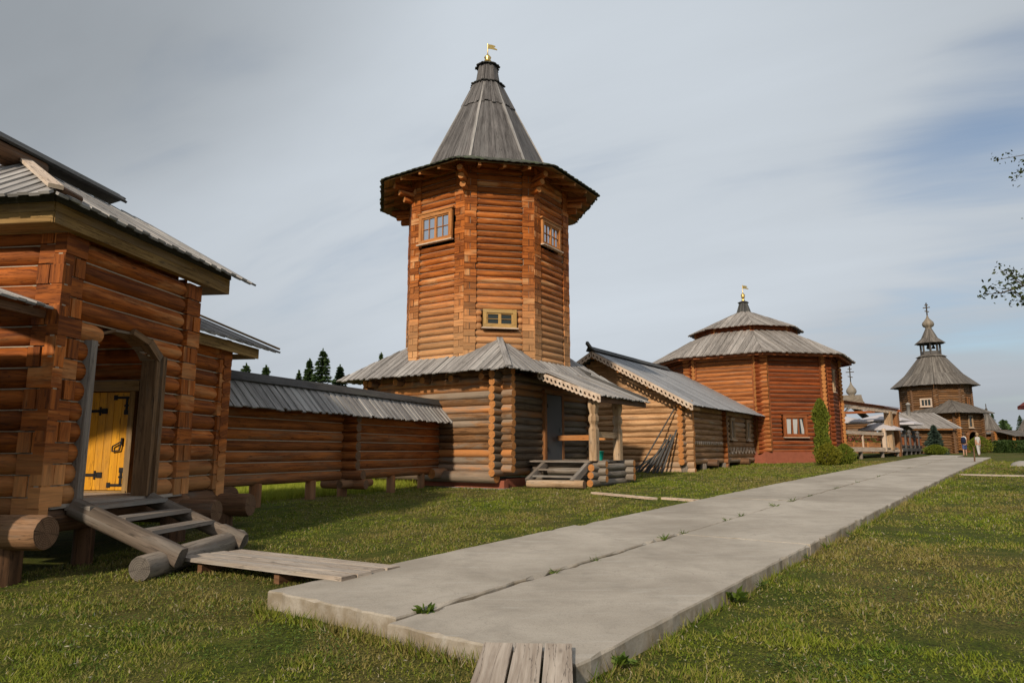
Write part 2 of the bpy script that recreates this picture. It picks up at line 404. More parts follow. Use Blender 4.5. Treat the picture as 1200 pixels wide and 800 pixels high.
class MB:
    def __init__(s):
        s.v, s.f, s.uv, s.mi, s.sm = [], [], [], [], []
        s.pieces = []

    def cut(s):
        """what was added so far becomes a part of its own"""
        if s.v: s.pieces.append((s.v, s.f, s.uv, s.mi, s.sm))
        s.v, s.f, s.uv, s.mi, s.sm = [], [], [], [], []

    def add(s, verts, faces, uvs, mi=0, smooth=False):
        o = len(s.v)
        s.v.extend(verts)
        for f, u in zip(faces, uvs):
            s.f.append([i + o for i in f])
            s.uv.append(u)
            s.mi.append(mi)
            s.sm.append(smooth)

    def hexa(s, p, mi=0, du=None):
        """p: 8 corners, 0-3 bottom ring, 4-7 top ring; the grain runs along the longest edge"""
        p = [Vector(q) for q in p]
        fs = [(0, 3, 2, 1), (4, 5, 6, 7), (0, 1, 5, 4), (1, 2, 6, 5), (2, 3, 7, 6), (3, 0, 4, 7)]
        ed = [p[1] - p[0], p[3] - p[0], p[4] - p[0]]
        g = max(ed, key=lambda e: e.length).normalized()
        o = (random.random() * 40, random.random() * 40)
        uv = []
        for f in fs:
            a, b, c, d = [p[i] for i in f]
            n = (c - a).cross(d - b)
            n = n.normalized() if n.length > 1e-9 else V(0, 0, 1)
            u = g - n * g.dot(n)
            if u.length < 0.2: u = (b - a)
            u = u.normalized() if u.length > 1e-9 else V(1, 0, 0)
            w = n.cross(u)
            uv.append([(o[0] + q.dot(u), o[1] + q.dot(w)) for q in (a, b, c, d)])
        # orient outward
        c0 = sum(p, V(0, 0, 0)) / 8
        fs2, uv2 = [], []
        for f, u in zip(fs, uv):
            a, b, c, d = [p[i] for i in f]
            n = (c - a).cross(d - b)
            if n.dot((a + c) / 2 - c0) < 0:
                f, u = tuple(reversed(f)), list(reversed(u))
            fs2.append(f); uv2.append(u)
        s.add(p, fs2, uv2, mi)

    def bar(s, a, b, w, h, up=V(0, 0, 1), mi=0):
        """box from a to b, w across, h along up"""
        a, b = Vector(a), Vector(b)
        d = (b - a).normalized()
        x = d.cross(up)
        if x.length < 1e-5: x = d.cross(V(1, 0, 0))
        x.normalize()
        z = x.cross(d)
        x, z = x * (w / 2), z * (h / 2)
        s.hexa([a - x - z, b - x - z, b + x - z, a + x - z, a - x + z, b - x + z, b + x + z, a + x + z], mi)

    def box(s, c, sx, sy, sz, ax=V(1, 0, 0), mi=0):
        c = Vector(c)
        ax = Vector(ax).normalized()
        s.bar(c - ax * sx / 2, c + ax * sx / 2, sy, sz, mi=mi)

    def loft(s, rings, mi=0, smooth=True, cap=(True, True), capmi=None, centers=None, ulen=None):
        n = len(rings[0])
        o = (random.random() * 40, random.random() * 40)
        verts = [q for r in rings for q in r]
        faces, uvs = [], []
        per = sum((rings[0][i] - rings[0][(i + 1) % n]).length for i in range(n))
        per2 = max(sum((r[i] - r[(i + 1) % n]).length for i in range(n)) for r in rings)
        per = max(per, per2)
        us = [0.0]
        for k in range(1, len(rings)):
            ca = sum(rings[k - 1], V(0, 0, 0)) / n
            cb = sum(rings[k], V(0, 0, 0)) / n
            us.append(us[-1] + (cb - ca).length)
        for k in range(len(rings) - 1):
            for i in range(n):
                j = (i + 1) % n
                faces.append((k * n + i, k * n + j, (k + 1) * n + j, (k + 1) * n + i))
                va, vb = o[1] + per * i / n, o[1] + per * (i + 1) / n
                uvs.append([(o[0] + us[k], va), (o[0] + us[k], vb), (o[0] + us[k + 1], vb), (o[0] + us[k + 1], va)])
        s.add(verts, faces, uvs, mi, smooth)
        for e, (ci, r) in enumerate(((0, rings[0]), (1, rings[-1]))):
            if not cap[ci]: continue
            c = sum(r, V(0, 0, 0)) / n
            ax = (rings[1][0] - rings[0][0]) if ci == 0 else (rings[-1][0] - rings[-2][0])
            ax = ax.normalized() if ax.length > 0 else V(0, 0, 1)
            e1 = (r[0] - c)
            e1 = e1.normalized() if e1.length > 1e-9 else V(1, 0, 0)
            e2 = ax.cross(e1)
            uvr = [((q - c).dot(e1), (q - c).dot(e2)) for q in r]
            idx = list(range(n))
            if ci == 0:
                idx = idx[::-1]
            s.add(r, [tuple(idx)], [[uvr[i] for i in idx]], mi if capmi is None else (capmi[ci] if isinstance(capmi, tuple) else capmi))

    def build(s, name, mats, parent=None, label=None):
        if s.pieces:
            s.cut()
            todo, s.pieces = s.pieces, []
            for s.v, s.f, s.uv, s.mi, s.sm in todo: o = s.build(name, mats, parent, label)
            return o
        me = bpy.data.meshes.new(name)
        org = V(0, 0, 0)
        q = parent
        while q is not None:
            org = org + q.location
            q = q.parent
        me.from_pydata([v - org for v in s.v], [], s.f)
        if not isinstance(mats, (list, tuple)): mats = [mats]
        for m in mats: me.materials.append(M[m] if isinstance(m, str) else m)
        me.polygons.foreach_set('material_index', s.mi)
        me.polygons.foreach_set('use_smooth', s.sm)
        uvl = me.uv_layers.new(name='UVMap')
        flat = [c for face in s.uv for uv in face for c in uv]
        uvl.data.foreach_set('uv', flat)
        me.update()
        o = bpy.data.objects.new(name, me)
        col.objects.link(o)
        if parent is not None: o.parent = parent
        if label: o['label'] = label
        return o


def tag(o, label=None, cat=None, group=None, kind=None):
    if label: o['label'] = label
    if cat: o['category'] = cat
    if group: o['group'] = group
    if kind: o['kind'] = kind
    return o


def thing(name, label, cat, loc=(0, 0, 0), group=None):
    o = bpy.data.objects.new(name, None)
    o.empty_display_size = 0.2
    o.location = loc
    col.objects.link(o)
    return tag(o, label, cat, group)


def move_origin(o, p):
    """put a single-mesh thing's origin at p, keeping its shape where it is"""
    p = Vector(p)
    o.data.transform(Matrix.Translation(-p))
    o.location = p
    return o


def copy_thing(o, label=None):
    """copy of a thing with copies of its parts and sub-parts"""
    c = o.copy()
    col.objects.link(c)
    if label: c['label'] = label
    for ch in o.children:
        d = ch.copy()
        col.objects.link(d)
        d.parent = c
        for g in ch.children:
            e = g.copy()
            col.objects.link(e)
            e.parent = d
    return c


class Fr:
    """local frame: a runs along azimuth az (degrees clockwise from +Y), b points to az+90 (outward)"""
    def __init__(s, p, az):
        s.p = V(p[0], p[1], 0)
        s.az = az
        s.a = V(math.sin(R(az)), math.cos(R(az)), 0)
        s.b = V(math.sin(R(az + 90)), math.cos(R(az + 90)), 0)

    def __call__(s, a, b, z):
        return s.p + s.a * a + s.b * b + V(0, 0, z)

    def rot(s, a, b, az):
        q = s(a, b, 0)
        return Fr((q.x, q.y), az)


NSEG = 14


def ring(c, d, r, sq=0.0, hw=None, hh=None, n=NSEG, wob=0.0):
    """cross-section of a log at c with axis d; sq=1 gives a squared (hewn) block"""
    d = d.normalized()
    x = d.cross(V(0, 0, 1))
    if x.length < 1e-4: x = V(1, 0, 0)
    x.normalize()
    z = x.cross(d)
    out = []
    for i in range(n):
        t = 2 * math.pi * (i + 0.5) / n
        cx, cz = math.cos(t), math.sin(t)
        rr = r * (1 + (random.uniform(-wob, wob) if wob else 0))
        px, pz = cx * rr, cz * rr
        if sq > 0:
            m = max(abs(cx), abs(cz))
            qx, qz = cx / m * (hw or r), cz / m * (hh or r)
            px, pz = px * (1 - sq) + qx * sq, pz * (1 - sq) + qz * sq
        out.append(c + x * px + z * pz)
    return out


def log(mb, A, B, r, r2=None, mi=0, capmi=1, capmi2=None, hewA=0, hewB=0, hh=None, hw=None, wob=0.012, n=NSEG, tapA=None, tapB=None):
    """round log from A to B; hewA / hewB: length of the squared part at that end"""
    A, B = Vector(A), Vector(B)
    d = B - A
    L = d.length
    d.normalize()
    r2 = r2 or r * random.uniform(0.94, 1.04)
    r1 = r * random.uniform(0.95, 1.04)
    st = []
    hewA, hewB = (hewA if hewA < L * (0.42 if hewB else 0.62) else 0), (hewB if hewB < L * (0.42 if hewA else 0.62) else 0)
    if hewA:
        st += [(0, 1), (hewA, 1), (hewA + 0.10, 0.25), (hewA + 0.2, 0)]
    else:
        st += [(0, 0), (0.05, 0)]
    k = max(1, int(L / 1.3))
    for i in range(1, k): st.append((L * i / k, 0))
    if hewB:
        st += [(L - hewB - 0.2, 0), (L - hewB - 0.10, 0.25), (L - hewB, 1), (L, 1)]
    else:
        st += [(L - 0.05, 0), (L, 0)]
    if tapA: st += [(min(0.13, L * 0.3), 0)]
    if tapB: st += [(L - min(0.13, L * 0.3), 0)]
    st = sorted(set(st))
    if tapA: st = [x for x in st if not 0 < x[0] < min(0.13, L * 0.3) - 1e-6]
    if tapB: st = [x for x in st if not L - min(0.13, L * 0.3) + 1e-6 < x[0] < L]
    rings = []
    bow = V(random.uniform(-1, 1), random.uniform(-1, 1), random.uniform(-0.4, 0.4)) * 0.008
    for t, q in st:
        f = t / L
        c = A + d * t + bow * math.sin(math.pi * f)
        rr = r1 * (1 - f) + r2 * f
        if q == 0 and (t == 0 or t == L):
            tp = tapA if t == 0 else tapB
            rr *= tp or 0.93
        rings.append(ring(c, d, rr, q, hw, hh, n, wob))
    if capmi2 is not None: capmi = (capmi2 if hewA else capmi, capmi2 if hewB else capmi)
    mb.loft(rings, mi, True, capmi=capmi)


def log_wall(mb, fr, a0, a1, z0, z1, p, r=None, style='dovetail', ext=(0.3, 0.3), shift=0.0, openings=(), caulk=0, side=1, inset=None, hew=(0.40, 0.28), flare=0, mi=0, capmi=1, cmi=2, n=NSEG, hwf=0.86, blocks=None):
    """logs stacked along fr.a at b=-inset; caulk: radius of the rope between the rows"""
    r = r or p * 0.56
    inset = r if inset is None else inset
    rows = int(round((z1 - z0) / p))
    if style == 'dovetail' and caulk:                        # packing that shows in the joints of the squared ends
        for x0, x1, h in ((a0 + 0.012, a0 + min(hew) - 0.02, hew[0]), (a1 - min(hew) + 0.02, a1 - 0.012, hew[1])):
            if min(hew) < 0.1: continue
            bb = -inset + side * ((r - 0.075) if blocks else (r * hwf - 0.045))
            mb.hexa([fr(x, bb + y, z) for z in (z0 + shift * p + 0.01, z0 + rows * p + shift * p - 0.02) for x, y in ((x0, -0.03), (x1, -0.03), (x1, 0.03), (x0, 0.03))], cmi)
    if blocks:                                               # flat-hewn ends of the logs, laid alternately long and short
        for k in range(rows):
            z = z0 + p * (k + 0.5) + shift * p
            for a, s in ((a0, 1), (a1, -1)):
                w1, w2 = blocks
                cols = [(0.008, w1 - 0.008), (w1 + 0.008, w2)] if (k + (s < 0)) % 2 else [(0.008, w2 * random.uniform(0.9, 1.05))]
                hz = p * 0.465
                for c0, c1 in cols:
                    bo = side * random.uniform(-0.022, 0.004)
                    x0, x1 = a + s * c0, a + s * c1
                    y2 = -inset - side * 0.02
                    mb.hexa([fr(x, y, zz) for zz in (z - hz, z + hz) for x, y in ((x0, y2), (x1, y2), (x1 - s * 0.01, bo), (x0, bo))], mi)
    for k in range(rows):
        z = z0 + p * (k + 0.5) + shift * p
        b = -inset
        if flare and k >= rows - flare: b = -inset + 0.07 * (k - rows + flare + 1)
        segs = [(a0, a1, True, True)]
        for (o0, o1, oz0, oz1) in openings:
            if oz0 - p * 0.3 < z < oz1 + p * 0.3:
                ns = []
                for (s0, s1, eA, eB) in segs:
                    if o1 <= s0 or o0 >= s1: ns.append((s0, s1, eA, eB)); continue
                    if o0 > s0 + 0.02: ns.append((s0, o0, eA, False))
                    if o1 < s1 - 0.02: ns.append((o1, s1, False, eB))
                segs = ns
        for (s0, s1, eA, eB) in segs:
            h0 = hew[k % 2]
            h1 = hew[(k + 1) % 2]
            if style == 'round':
                x0 = s0 - (ext[0] * random.uniform(0.92, 1.05) if eA else 0)
                x1 = s1 + (ext[1] * random.uniform(0.92, 1.05) if eB else 0)
                log(mb, fr(x0, b, z), fr(x1, b, z), r, mi=mi, capmi=capmi, n=n)
            elif blocks:
                x0, x1 = s0 + (blocks[1] - 0.03 if eA else 0), s1 - (blocks[1] - 0.03 if eB else 0)
                if x1 - x0 > 0.12:
                    log(mb, fr(x0, b, z), fr(x1, b, z), r, mi=mi, capmi=capmi, tapA=0.66 if eA else 0.80, tapB=0.66 if eB else 0.80, n=n)
            else:
                log(mb, fr(s0, b, z), fr(s1, b, z), r, mi=mi, capmi=capmi, capmi2=0, hewA=h0 if eA else 0, hewB=h1 if eB else 0, hh=p * 0.470, hw=r * hwf, n=n)
            if caulk and k > 0:
                off = math.sqrt(max(r * r - (p / 2) ** 2, 1e-4)) + caulk * 0.5
                A, B = fr(s0 + 0.02, b + side * off, z - p / 2), fr(s1 - 0.02, b + side * off, z - p / 2)
                mb.loft([ring(A, B - A, caulk, n=6), ring((A + B) / 2 + V(0, 0, random.uniform(-.006, .006)), B - A, caulk * 1.1, n=6), ring(B, B - A, caulk, n=6)], cmi, True)


def roof_plane(mb, EA, EB, TB, TA, bw=0.16, th=0.03, over=0.06, mi=0, taper=False, ribs=True, jit=0.025):
    """a roof face laid with single boards running down the slope"""
    EA, EB, TA, TB = map(Vector, (EA, EB, TA, TB))
    L = (EB - EA).length
    e = (EB - EA) / L
    up = ((TA + TB) / 2 - (EA + EB) / 2)
    n = e.cross(up)
    n.normalize()
    if n.z < 0: n = -n
    w = n.cross(e)
    if w.dot(up) < 0: w = -w
    ta, va = (TA - EA).dot(e), (TA - EA).dot(w)
    tb, vb = (TB - EA).dot(e), (TB - EA).dot(w)
    k = max(1, int(round(L / bw)))
    step = L / k

    def upper(t):
        if t < ta - 1e-6: return va * max(0, t) / ta if t > 0 else 0
        if t > tb + 1e-6: return vb * max(0, L - t) / (L - tb)
        if tb - ta < 1e-6: return va
        return va + (vb - va) * (t - ta) / (tb - ta)
    for i in range(k):
        s0, s1 = i * step, (i + 1) * step - 0.006
        dn = random.uniform(0, jit * 0.4) + (0.55 * th if (ribs and i % 2) else 0)
        ov = over + random.uniform(-jit, jit)
        if taper:
            f0, f1 = s0 / L, s1 / L
            p0, p1 = EA + e * s0 - w * ov, EA + e * s1 - w * ov
            q0, q1 = TA + (TB - TA) * f0, TA + (TB - TA) * f1
        else:
            u0, u1 = upper(s0), upper(s1)
            if max(u0, u1) < 0.03: u0 = u1 = 0.03
            p0, p1 = EA + e * s0 - w * ov, EA + e * s1 - w * ov
            q0, q1 = EA + e * s0 + w * u0, EA + e * s1 + w * u1
        o = n * dn
        t = n * th
        mb.hexa([p0 + o, q0 + o, q1 + o, p1 + o, p0 + o + t, q0 + o + t, q1 + o + t, p1 + o + t], mi)


def lathe(mb, c, prof, n=16, mi=0, smooth=True, cap=(True, True), rot=0.0):
    rings = []
    for (r, z) in prof:
        rings.append([Vector(c) + V(r * math.cos(rot + 2 * math.pi * i / n), r * math.sin(rot + 2 * math.pi * i / n), z) for i in range(n)])
    mb.loft(rings, mi, smooth, cap)


def lace_board(mb, A, B, h, t, nrm, cell=0.22, mi=0, hole=0.3):
    """carved board hanging below the line A-B with a row of round holes and a notched lower edge"""
    A, B = Vector(A), Vector(B)
    L = (B - A).length
    k = max(1, int(round(L / cell)))
    d = (B - A) / k
    nrm = Vector(nrm).normalized() * (t / 2)
    for i in range(k):
        p = A + d * i
        dn = V(0, 0, -h)
        c = p + d * 0.5 + dn * 0.55
        sq = [p, p + d * 0.5, p + d, p + d + dn * 0.55, p + d + dn * 0.9, p + d * 0.5 + dn * 1.08, p + dn * 0.9, p + dn * 0.55]
        rr = h * hole
        dd = d.normalized()
        oc = []
        for q in sq:
            x, y = (q - c).dot(dd), (q - c).z
            l = math.hypot(x, y)
            oc.append(c + dd * (x / l * rr) + V(0, 0, y / l * rr))
        verts = [q + nrm for q in sq] + [q + nrm for q in oc] + [q - nrm for q in sq] + [q - nrm for q in oc]
        fs, us = [], []
        o = random.random() * 30
        for j in range(8):
            m2 = (j + 1) % 8
            for f in ((j, m2, 8 + m2, 8 + j), (16 + m2, 16 + j, 24 + j, 24 + m2), (8 + j, 8 + m2, 24 + m2, 24 + j), (m2, j, 16 + j, 16 + m2)):
                fs.append(f)
                us.append([(o + (verts[x] - A).dot(dd), verts[x].z) for x in f])
        mb.add(verts, fs, us, mi)


def gs(s):
    if s < 0: return .0333 * s if s > -30 else -1.0
    if s < 70: return 2.0 * (1 - math.exp(-s / 60))
    return 2.0 * (1 - math.exp(-70 / 60)) + 2 / 60 * math.exp(-70 / 60) * 15 * (1 - math.exp(-(s - 70) / 15))


PA = R(37.6)


def gz(x, y):
    z = gs(x * math.sin(PA) + y * math.cos(PA))
    return z + 0.16 * math.exp(-((x + 5.3) ** 2 + (y - 16.5) ** 2) / 9.0)


# ------------------------------------------------------------------ leaves
def leaf_tris(name, pts, size, mat, parent=None, rng=None, droop=0.0, aspect=0.6, normal_up=0.3, dirs=None):
    """a crown as one mesh of many small two-triangle leaves at the given points"""
    rng = rng or np.random.default_rng(1)
    pts = np.asarray(pts, np.float64)
    n = len(pts)
    s = size * rng.uniform(0.6, 1.3, n)[:, None]
    if dirs is None:
        d = rng.normal(size=(n, 3))
        d[:, 2] = d[:, 2] * 0.6 - droop
    else:
        d = np.asarray(dirs) + rng.normal(size=(n, 3)) * 0.25
    d /= np.linalg.norm(d, axis=1)[:, None]
    up = rng.normal(size=(n, 3)) + np.array([0, 0, normal_up])
    x = np.cross(d, up)
    x /= np.linalg.norm(x, axis=1)[:, None] + 1e-9
    co = np.empty((n, 4, 3))
    co[:, 0] = pts - d * s / 2
    co[:, 1] = pts + x * s * aspect / 2
    co[:, 2] = pts + d * s / 2
    co[:, 3] = pts - x * s * aspect / 2
    org = np.zeros(3)
    q = parent
    while q is not None:
        org += np.array(q.location)
        q = q.parent
    co -= org
    me = bpy.data.meshes.new(name)
    me.vertices.add(4 * n)
    me.vertices.foreach_set('co', co.astype(np.float32).ravel())
    me.loops.add(4 * n)
    me.loops.foreach_set('vertex_index', np.arange(4 * n, dtype=np.int32))
    me.polygons.add(n)
    me.polygons.foreach_set('loop_start', np.arange(0, 4 * n, 4, dtype=np.int32))
    me.update(calc_edges=True)
    me.materials.append(M[mat])
    o = bpy.data.objects.new(name, me)
    col.objects.link(o)
    if parent is not None: o.parent = parent
    return o


# ------------------------------------------------------------------ ground
def make_ground():
    def axis(lo, hi, n, k):
        t = np.linspace(-1, 1, n)
        y = np.sinh(t * k) / math.sinh(k)
        return np.where(y < 0, -y * lo, y * hi)
    xs = axis(-420, 520, 150, 5.0)
    ys = axis(-60, 900, 170, 5.6) + 8
    rng = np.random.default_rng(3)
    verts, faces = [], []
    for y in ys:
        for x in xs:
            d = math.hypot(x, y)
            z = gz(x, y) + (0.012 * math.sin(x * 2.1 + 1.3 * math.sin(y * 1.7)) + 0.010 * math.sin(y * 2.9 + x)) * (1 if d < 60 else 0)
            verts.append((x, y, z - 0.012))
    nx = len(xs)
    for j in range(len(ys) - 1):
        for i in range(nx - 1):
            faces.append((j * nx + i, j * nx + i + 1, (j + 1) * nx + i + 1, (j + 1) * nx + i))
    me = bpy.data.meshes.new('ground')
    me.from_pydata(verts, [], faces)
    me.polygons.foreach_set('use_smooth', [True] * len(faces))
    me.materials.append(M['soil'])
    o = bpy.data.objects.new('ground', me)
    col.objects.link(o)
    o['kind'] = 'structure'


make_ground()

PF = Fr((-2.40, 7.03), 37.6)


def path_ab(x, y):
    q = V(x, y, 0) - PF.p
    return q.dot(PF.a), q.dot(PF.b)


def make_path():
    mb = MB()
    rnd = random.Random(5)

    def slab(a0, a1, b0, b1, dz, rough_end=0.02):
        pts = []
        def edge(p, q, n, am, nx, ny):
            for i in range(n):
                t = i / n
                j = am * (rnd.random() - 0.5)
                if rnd.random() < 0.05: j -= am * 1.6
                pts.append((p[0] + (q[0] - p[0]) * t + nx * j, p[1] + (q[1] - p[1]) * t + ny * j))
        na, nb = int((a1 - a0) / 0.16), int((b1 - b0) / 0.10)
        edge((a0, b0), (a0, b1), nb, rough_end * 1.6, -1, 0)
        edge((a0, b1), (a1, b1), na, 0.018, 0, 1)
        edge((a1, b1), (a1, b0), nb, 0.012, 1, 0)
        edge((a1, b0), (a0, b0), na, 0.030, 0, -1)
        ca, cb = (a0 + a1) / 2, (b0 + b1) / 2

        def pt(a, b, h):
            q = PF(a, b, 0)
            # a slab is stiff: it follows the ground between its two ends only
            f = min(1, max(0, (a - a0) / (a1 - a0)))
            q0, q1 = PF(a0, b, 0), PF(a1, b, 0)
            z = gz(q0.x, q0.y) * (1 - f) + gz(q1.x, q1.y) * f
            return V(q.x, q.y, z + h)
        def ins(a, b, d):
            return a + (d if a < ca else -d) * min(1, abs(a - ca) / (a1 - a0) * 2), b + (d if b < cb else -d) * min(1, abs(b - cb) / (b1 - b0) * 2)
        n = len(pts)
        chip = [rnd.random() for _ in pts]
        r0 = [pt(a, b, -0.06) for a, b in pts]
        r1 = [pt(a, b, 0.125 + dz - 0.03 * chip[i] ** 7) for i, (a, b) in enumerate(pts)]
        r2 = [pt(*ins(a, b, 0.008 + 0.04 * chip[i] ** 9), 0.14 + dz) for i, (a, b) in enumerate(pts)]
        mb.loft([r0, r1, r2], 0, False, cap=(False, True))
    a = 0.0
    ends = [5.6, 11.4, 17.2, 23.1, 29.0, 35.0, 40.6, 45.6, 52.0]
    for i, e in enumerate(ends):
        if i == len(ends) - 1:                                # the last slab lies on the left half only
            slab(a + 0.005, e, 0.0, 1.80, 0.0)
            continue
        slab(a + 0.005, e - 0.005, 0.0, 1.80 + 0.02 * rnd.random(), 0.006 * rnd.random() + (0.016 if i == 0 else 0))
        slab(a - (0.10 if i == 0 else -0.003), e - 0.003, 1.845, 3.64, 0.006 * rnd.random())
        a = e
    # a cross path joins it at the far end
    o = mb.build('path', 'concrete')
    o['kind'] = 'structure'


make_path()


def on_path(x, y, m=0.0):
    a, b = path_ab(x, y)
    return -0.1 - m < a < 45.6 + m and -m < b < 3.64 + m


# footprints kept clear of grass: (frame origin, azimuth, a0, a1, b0, b1)
CLEAR = [(Fr((-5.75, 8.5), 7.7), -0.1, 4.75, -4.0, -0.5), (Fr((-0.32, 21.76), 34), -0.1, 6.2, -6.2, 0.1),
         (Fr((7.53, 29.77), 34), 0.1, 13.0, -8.2, -0.2)]


def clear_mask(x, y):
    m = np.zeros(len(x), bool)
    ax, ay = PF.a.x, PF.a.y
    bx, by = PF.b.x, PF.b.y
    dx, dy = x - PF.p.x, y - PF.p.y
    a, b = dx * ax + dy * ay, dx * bx + dy * by
    m |= (a > -0.14) & (a < 52) & (b > -0.0) & (b < np.where(a < 45.6, 3.66, 1.82))
    for fr, a0, a1, b0, b1 in CLEAR:
        dx, dy = x - fr.p.x, y - fr.p.y
        a, b = dx * fr.a.x + dy * fr.a.y, dx * fr.b.x + dy * fr.b.y
        m |= (a > a0) & (a < a1) & (b > b0) & (b < b1)
    return m


def gz_np(x, y):
    s = x * math.sin(PA) + y * math.cos(PA)
    z = np.where(s < 0, .0333 * s, np.where(s < 70, 2.0 * (1 - np.exp(-s / 60)), 2.0 * (1 - math.exp(-70 / 60)) + 2 / 60 * math.exp(-70 / 60) * 15 * (1 - np.exp(-(s - 70) / 15))))
    return z + 0.16 * np.exp(-((x + 5.3) ** 2 + (y - 16.5) ** 2) / 9.0)


def blades(name, x, y, h, w, lean, mat, rng, zoff=0.0, kind='stuff'):
    n = len(x)
    z = gz_np(x, y) - 0.008 + zoff
    th = rng.uniform(0, 2 * math.pi, n)
    ph = rng.uniform(0, 2 * math.pi, n)
    ln = lean * rng.uniform(0.2, 1.0, n)
    co = np.empty((n, 3, 3), np.float32)
    dx, dy = np.cos(th) * w / 2, np.sin(th) * w / 2
    co[:, 0, 0], co[:, 0, 1], co[:, 0, 2] = x - dx, y - dy, z
    co[:, 1, 0], co[:, 1, 1], co[:, 1, 2] = x + dx, y + dy, z
    co[:, 2, 0] = x + np.cos(ph) * h * np.sin(ln)
    co[:, 2, 1] = y + np.sin(ph) * h * np.sin(ln)
    co[:, 2, 2] = z + h * np.cos(ln)
    me = bpy.data.meshes.new(name)
    me.vertices.add(3 * n)
    me.vertices.foreach_set('co', co.ravel())
    me.loops.add(3 * n)
    me.loops.foreach_set('vertex_index', np.arange(3 * n, dtype=np.int32))
    me.polygons.add(n)
    me.polygons.foreach_set('loop_start', np.arange(0, 3 * n, 3, dtype=np.int32))
    me.update(calc_edges=True)
    me.materials.append(M[mat])
    o = bpy.data.objects.new(name, me)
    col.objects.link(o)
    if kind: o['kind'] = kind
    return o


def make_grass():
    rng = np.random.default_rng(11)
    N = 1000000
    lo, hi, e = 3.0, 46.0, 0.62
    u = rng.random(N)
    d = (lo ** e + u * (hi ** e - lo ** e)) ** (1 / e)
    az = R(1) * rng.uniform(-47, 47, N)
    x, y = d * np.sin(az), d * np.cos(az)
    # clumps
    cl = np.sin(x * 3.1 + 1.7 * np.sin(y * 2.3)) * np.sin(y * 2.7 + 1.9 * np.sin(x * 1.9)) + 0.6 * np.sin(x * 7.3 + y * 4.1) * np.sin(y * 8.2 - x * 3.0)
    keep = ~clear_mask(x, y) & (rng.random(N) < 0.62 + 0.38 * cl)
    x, y, d, cl = x[keep], y[keep], d[keep], cl[keep]
    n = len(x)
    h = rng.uniform(0.014, 0.040, n) * (1 + 0.55 * cl) * (1 + d / 45)
    w = rng.uniform(0.004, 0.008, n) * (1 + d / 6)
    blades('lawn_grass', x, y, h, w, 1.35, 'grass', rng)
    # taller tufts against the slab, posts and foundations
    n = 16000
    a = rng.uniform(0, 45, n) ** 1.0
    side = rng.integers(0, 2, n)
    b = np.where(side == 1, 3.65 + np.abs(rng.normal(0, 0.05, n)), -0.0 - np.abs(rng.normal(0, 0.05, n)))
    k = int(n * 0.16)
    a[:k] = -0.13 - np.abs(rng.normal(0, 0.05, k))
    b[:k] = rng.uniform(0, 3.6, k)
    x = PF.p.x + PF.a.x * a + PF.b.x * b
    y = PF.p.y + PF.a.y * a + PF.b.y * b
    cl = np.sin(a * 2.3) * np.sin(a * 5.1 + 1) + 0.3
    kp = rng.random(n) < 0.4 + 0.6 * cl
    x, y = x[kp], y[kp]
    d = np.hypot(x, y)
    n = len(x)
    blades('edge_grass', x, y, rng.uniform(0.04, 0.16, n), rng.uniform(0.005, 0.010, n) * (1 + d / 9), 1.0, 'grass', rng)
    # unmown meadow beyond the log wall
    n = 230000
    x = rng.uniform(-17, -2, n)
    y = rng.uniform(13, 34, n)
    wl = (x + 6.3) * math.cos(R(22)) - (y - 14.5) * math.sin(R(22))
    kp = (wl < -0.4) & ~clear_mask(x, y)
    x, y = x[kp], y[kp]
    n = len(x)
    d = np.hypot(x, y)
    blades('meadow_grass', x, y, rng.uniform(0.10, 0.30, n), rng.uniform(0.012, 0.03, n), 0.6, 'meadow', rng)


M['meadow'] = leaf('meadow_blades', (0.20, 0.26, 0.02), (0.42, 0.43, 0.055), None, 0.35)
make_grass()


def make_clover():
    rng = np.random.default_rng(21)
    n = 60000
    d = 3.2 + 9 * rng.random(n) ** 1.3
    az = R(1) * rng.uniform(-46, 46, n)
    x, y = d * np.sin(az), d * np.cos(az)
    c = np.sin(x * 1.9 + 2.1 * np.sin(y * 1.3)) * np.sin(y * 2.1 + 1.5 * np.sin(x * 1.1)) + 0.35 * np.sin(x * 6.1 + y * 5.3)
    k = (~clear_mask(x, y)) & (c > 0.38)
    x, y = x[k], y[k]
    z = gz_np(x, y) + rng.uniform(0.004, 0.030, len(x))
    P = np.stack([x, y, z], 1)
    dirs = rng.normal(size=(len(x), 3)) * np.array([1, 1, 0.25])
    o = leaf_tris('clover', P, 0.022, 'weed', None, rng, aspect=0.85, normal_up=4.0, dirs=dirs)
    o['kind'] = 'stuff'
    n = 2600                                                  # dry clippings left by the mower
    d = 3.2 + 14 * rng.random(n) ** 1.2
    az = R(1) * rng.uniform(-46, 46, n)
    x, y = d * np.sin(az), d * np.cos(az)
    k = ~clear_mask(x, y) & (np.sin(x * 1.3 + 4) * np.sin(y * 1.7 + 1) > -0.2)
    x, y = x[k], y[k]
    P = np.stack([x, y, gz_np(x, y) + rng.uniform(0.02, 0.04, len(x))], 1)
    dirs = rng.normal(size=(len(x), 3)) * np.array([1, 1, 0.12])
    o = leaf_tris('dry_clippings', P, 0.035, 'dry', None, rng, aspect=0.3, normal_up=3.0, dirs=dirs)
    o['kind'] = 'stuff'


M['dry'] = leaf('dry_grass', (0.30, 0.27, 0.17), (0.46, 0.43, 0.32), None, 0.15)
make_clover()

# ------------------------------------------------------------------ the gatehouse on the left
GF = Fr((-5.75, 8.5), 7.7)


